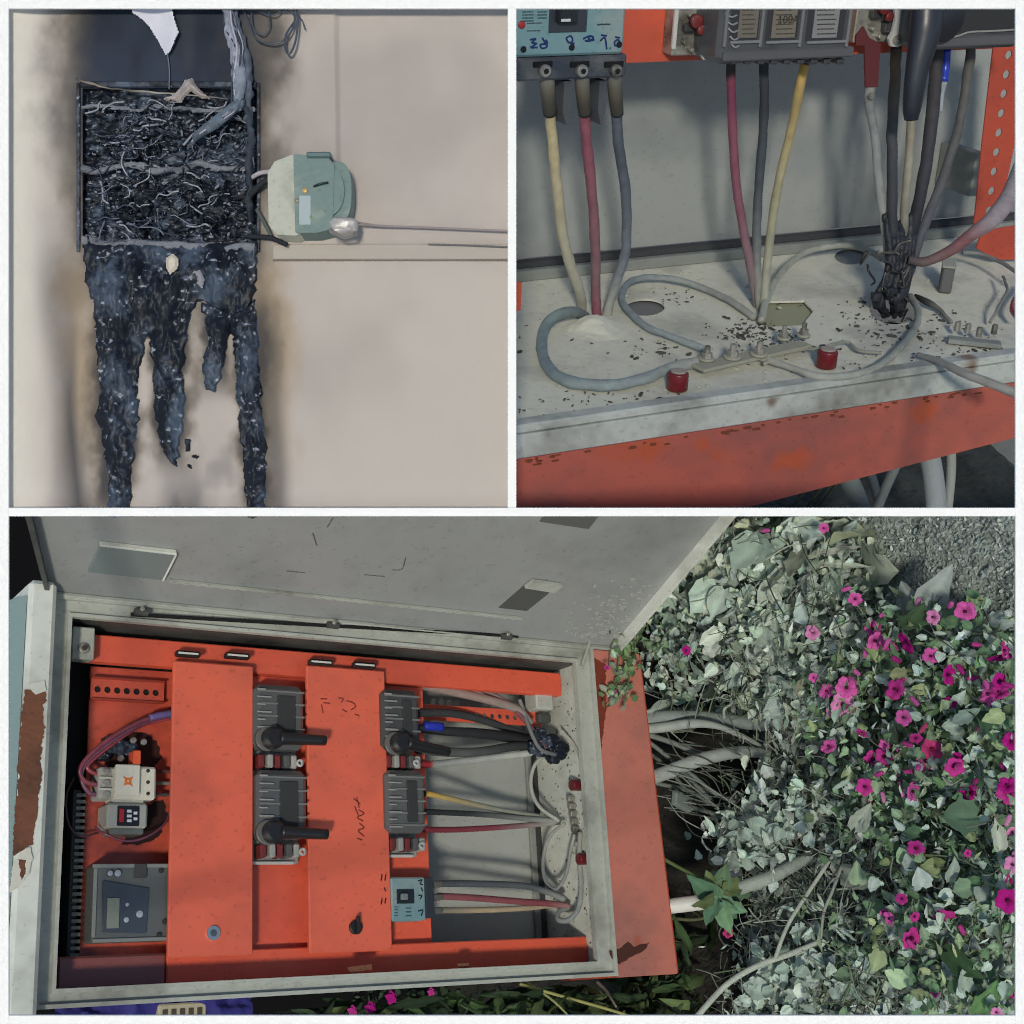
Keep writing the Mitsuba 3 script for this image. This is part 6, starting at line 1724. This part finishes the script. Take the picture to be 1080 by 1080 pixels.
# branches, vines and dry stems
TW = [
    ('bare_branch', 'long bare pale branch slanting up from the bottom edge', [(728, 1082, -.02), (742, 1064, -.05), (768, 1037, -.09), (800, 1018, -.14), (836, 1005, -.20), (866, 992, -.25)], .0062, (166, 174, 164)),
    ('bare_branch', 'forked pale branch rising from the long one to the flowers', [(818, 1010, -.18), (824, 992, -.20), (834, 970, -.22), (852, 942, -.26), (868, 918, -.30), (884, 894, -.34)], .0042, (158, 166, 156)),
    ('vine', 'thin curling vine above the upper supply cable', [(764, 757, -.10), (764, 748, -.12), (772, 742, -.13), (784, 732, -.15), (792, 720, -.16)], .0030, (156, 164, 154)),
    ('vine', 'dark edged vine bending down right of the forked branch', [(898, 884, -.36), (888, 912, -.36), (878, 940, -.34), (869, 962, -.32), (866, 990, -.29)], .0032, (140, 148, 138)),
    ('dry_stem', 'dry stem beside the lower middle of the flowers, slanting left', [(882, 800, -.30), (876, 822, -.31), (866, 850, -.30), (850, 872, -.27)], .0028, (160, 168, 154)),
    ('dry_stem', 'dry stem crossing under the forked branch', [(891, 1010, -.28), (912, 1027, -.30), (934, 1046, -.32)], .0028, (150, 158, 148)),
    ('dry_stem', 'pair stem, upper pale one near the right edge', [(1014, 924, -.58), (1036, 912, -.6), (1058, 901, -.62), (1070, 904, -.63)], .0030, (150, 156, 132)),
    ('dry_stem', 'pair stem, lower pale one near the right edge', [(1016, 931, -.57), (1040, 920, -.6), (1062, 908, -.62)], .0028, (140, 146, 124)),
    ('dry_stem', 'upright stem running down to the bottom right corner', [(1024, 976, -.56), (1032, 1000, -.56), (1040, 1024, -.55), (1043, 1046, -.55)], .0026, (132, 146, 122)),
    ('dry_stem', 'straight upright stem left of the small lower bloom', [(946, 908, -.45), (945, 928, -.45), (944, 950, -.44)], .0024, (146, 156, 136)),
    ('dry_stem', 'pale stem under the middle red tinged blooms', [(982, 848, -.53), (980, 870, -.52), (979, 900, -.51)], .0026, (148, 156, 134)),
    ('dry_stem', 'pale stem slanting up left of the small lower bloom', [(1004, 838, -.54), (992, 858, -.53), (984, 874, -.52)], .0024, (140, 150, 126)),
    ('dry_stem', 'pale stem rising in front of the blue green leaves at lower right', [(1008, 914, -.55), (1020, 902, -.56), (1036, 886, -.58), (1050, 862, -.59)], .0026, (132, 144, 126)),
    ('dry_stem', 'pinkish flat stalk right of the three low magenta blooms', [(992, 996, -.52), (1018, 997, -.54), (1046, 1000, -.56)], .0034, (150, 140, 124)),
    ('dry_stem', 'pale stalk left of the low magenta bloom', [(926, 980, -.42), (942, 983, -.43), (952, 985, -.44)], .0036, (164, 170, 160)),
    ('grass_stem', 'long yellow green grass stem under the plinth at the bottom edge', [(548, 1038, .16), (590, 1050, .12), (640, 1064, .06), (672, 1074, .02)], .0034, (150, 152, 96)),
    ('grass_stem', 'yellow green grass stem crossing lower beside the long one', [(556, 1036, .17), (584, 1056, .12), (606, 1078, .10)], .0028, (136, 140, 92)),
    ('grass_stem', 'pale short stem hanging under the corner of the plinth', [(630, 1036, .16), (640, 1046, .13), (650, 1062, .09)], .0036, (128, 134, 122)),
    ('grass_stem', 'dim green stem in the dark gap beside the plinth', [(700, 906, .06), (722, 918, .03), (748, 930, -.01)], .0042, (86, 104, 66)),
    ('grass_stem', 'second dim green stem below the white pipe', [(706, 968, .06), (730, 970, .02), (756, 966, -.02)], .0038, (84, 90, 62))]
for nm, lab, pts, r, c in TW:
    pts = [(a_, b_, c_ - (.10 if 'grass' not in nm else 0)) for a_, b_, c_ in pts]
    bed_tube(nm, lab, {'bare_branch': 'branch', 'vine': 'vine', 'dry_stem': 'stem', 'grass_stem': 'grass'}[nm], pts, [r * 1.1] + [r] * (len(pts) - 2) + [r * .7], [(0, c), (1, c)], 7)
stk = thing('dry_stalks', 'tangle of thin dry stalks strewn over the flower bed', 'dry stalks', kind='stuff')
ms, cs = [], []
for i in range(1500):
    u = rg.random()
    if u < .5:
        px, py = rg.uniform(760, 940), rg.uniform(780, 1080)
    elif u < .8:
        px, py = rg.uniform(880, 1076), rg.uniform(640, 1080)
    else:
        px, py = rg.uniform(700, 900), rg.uniform(550, 760)
    p = FC.at(px, py, x=GX - rg.uniform(.02, .20 if u > .5 else .09))
    d = norm(rg.normal(size=3) * [.6, 1, 1]) * rg.uniform(.03, .11)
    vv, ff, tt = tube([p, p + d * .5 + rg.normal(size=3) * .006, p + d], rg.uniform(.0007, .0018), 5, 4)
    if ok(vv):
        ms.append((vv, ff))
        cs.append(np.tile([S(150, 158, 148), S(120, 128, 118), S(100, 116, 90), S(66, 70, 64)][rg.integers(4)] * rg.uniform(.7, 1.15), (len(vv), 1)))
part(stk, None, cat(ms), 'vc', FC, True, color=np.vstack(cs))

# big single leaves that stand out in the bed: photograph pixel of base and tip, width, colour
BL = [
    ('long pale dusty leaf lying at the top middle, folded along its length', (800, 640), (835, 588), 30, (176, 186, 178)), ('broad dusty leaf at the upper middle seen edge on', (824, 640), (808, 615), 18, (186, 194, 186)),
    ('long yellowish dusty leaf at the top, just left of the bare grey ground', (876, 575), (925, 545), 30, (168, 176, 146)), ('narrow dusty leaf pointing right under the yellowish one', (862, 584), (908, 576), 10, (160, 172, 160)),
    ('narrow dusty leaf, lower one of the pair pointing right', (856, 594), (904, 592), 11, (168, 176, 164)), ('large torn ash leaf on the bare grey ground at upper right', (968, 650), (1000, 608), 44, (150, 162, 158)),
    ('ash leaf leaning left of the large torn one', (966, 652), (950, 612), 30, (136, 148, 144)), ('long dusty leaf slanting beside the raised door edge', (752, 592), (782, 560), 16, (176, 188, 182)),
    ('dusty leaf at the top edge right of the first small bloom', (822, 566), (848, 545), 24, (184, 194, 186)), ('pale torn leaf over the uppermost supply cable at the plinth', (676, 752), (728, 740), 26, (160, 170, 162)),
    ('yellowish torn leaf hanging under the uppermost supply cable', (732, 766), (700, 778), 16, (164, 170, 144)), ('blue grey folded leaf among the right hand flowers', (1005, 762), (1030, 750), 16, (140, 160, 156)),
    ('wide dark green leaf at the middle right of the bed', (1030, 860), (992, 862), 40, (84, 110, 88)), ('pale heart leaf at the right edge above the purple blooms', (1056, 900), (1052, 868), 18, (160, 172, 162)),
    ('dusty heart leaf left of the lower blooms, dark underneath', (890, 920), (926, 930), 34, (140, 150, 136)), ('dark green leaf behind the lower right blooms', (1000, 1004), (1030, 1030), 26, (70, 96, 66)),
    ('fresh green leaf at the bottom right corner', (1030, 1068), (1052, 1040), 24, (96, 132, 88)), ('pale blue green leaf under the right edge blooms', (1000, 930), (1008, 905), 18, (150, 170, 162)),
    ('pale grey leaf below the bloom pair at the left of the flowers', (902, 872), (918, 848), 26, (152, 162, 150)), ('olive leaf right of the small lower bloom', (968, 905), (990, 912), 22, (116, 128, 84)),
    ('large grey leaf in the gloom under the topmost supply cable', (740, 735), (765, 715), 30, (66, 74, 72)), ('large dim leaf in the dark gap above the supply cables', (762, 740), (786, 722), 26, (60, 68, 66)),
    ('dark green leaf behind the top pink blooms', (955, 662), (975, 640), 34, (78, 104, 76)), ('wide dark leaf among the right hand blooms', (1030, 752), (1052, 770), 28, (76, 100, 80))]
for lab, b, t_, w, c in BL:
    hh = .20 if b[0] > 900 and b[1] > 660 else .12
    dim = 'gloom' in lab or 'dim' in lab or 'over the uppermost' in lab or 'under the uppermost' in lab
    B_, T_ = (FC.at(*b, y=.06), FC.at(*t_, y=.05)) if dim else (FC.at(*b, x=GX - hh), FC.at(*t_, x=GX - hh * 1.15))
    L = np.linalg.norm(T_ - B_)
    sd = int(rg.integers(1e6))
    v, q = leaf(B_, T_ - B_, TOV + .3 * UPV + rg.normal(size=3) * .35, L, w * .0015, rg.uniform(.0, .4), rg.uniform(.3, .6), rg.random() < .5, sd, .10)
    if ok(v):
        part(thing('big_leaf', lab, 'leaf'), None, (v, q), 'vc_leaf', FC, True, color=lcol(v, B_, S(*c, 1), seed=sd, var=.05))

# blue cloth and pale crate at the bottom left
bc = thing('blue_cloth', 'dark blue cloth bundled below the cabinet at the bottom left', 'cloth')
X0, X1 = at_depth(58, 1054, .10), at_depth(264, 1044, .10)
Xg, Yg = np.meshgrid(np.linspace(0, 1, 60), np.linspace(0, 1, 24), indexing='ij')
Pg = X0 + Xg[..., None] * (X1 - X0) + np.stack([Yg * 0, -.02 + .06 * Yg, -Yg * .22], -1) + (nfbm(np.stack([Xg * 8, Yg * 5, Xg * 0], -1), 4, 3)[..., None] - .5) * np.array([0, -.06, .05])
i_, j_ = np.meshgrid(np.arange(59), np.arange(23), indexing='ij')
q = np.stack([i_ * 24 + j_, (i_ + 1) * 24 + j_, (i_ + 1) * 24 + j_ + 1, i_ * 24 + j_ + 1], -1).reshape(-1, 4)
part(bc, None, (Pg.reshape(-1, 3), q), 'vc', FC, True, color=S(44, 42, 112))
cr_ = thing('pale_crate', 'grimy pale crate corner in front of the blue cloth at the bottom edge', 'crate')
xa, xb, za, zb = FC.rect(167, 1060, 218, 1084, .08)
part(cr_, 'side', rbox(xa, xb, .08, .12, za - .06, zb + .004, .003), 'vc', FC, False, color=S(168, 160, 140))
for i in range(5):
    x = xa + (xb - xa) * (i + .7) / 5.6
    part(cr_, 'slot', rbox(x - .004, x + .005, .0775, .0795, zb - .03 - .004 * (i % 2), zb - .006, .001), 'vc', FC, False, color=S(70, 64, 54))
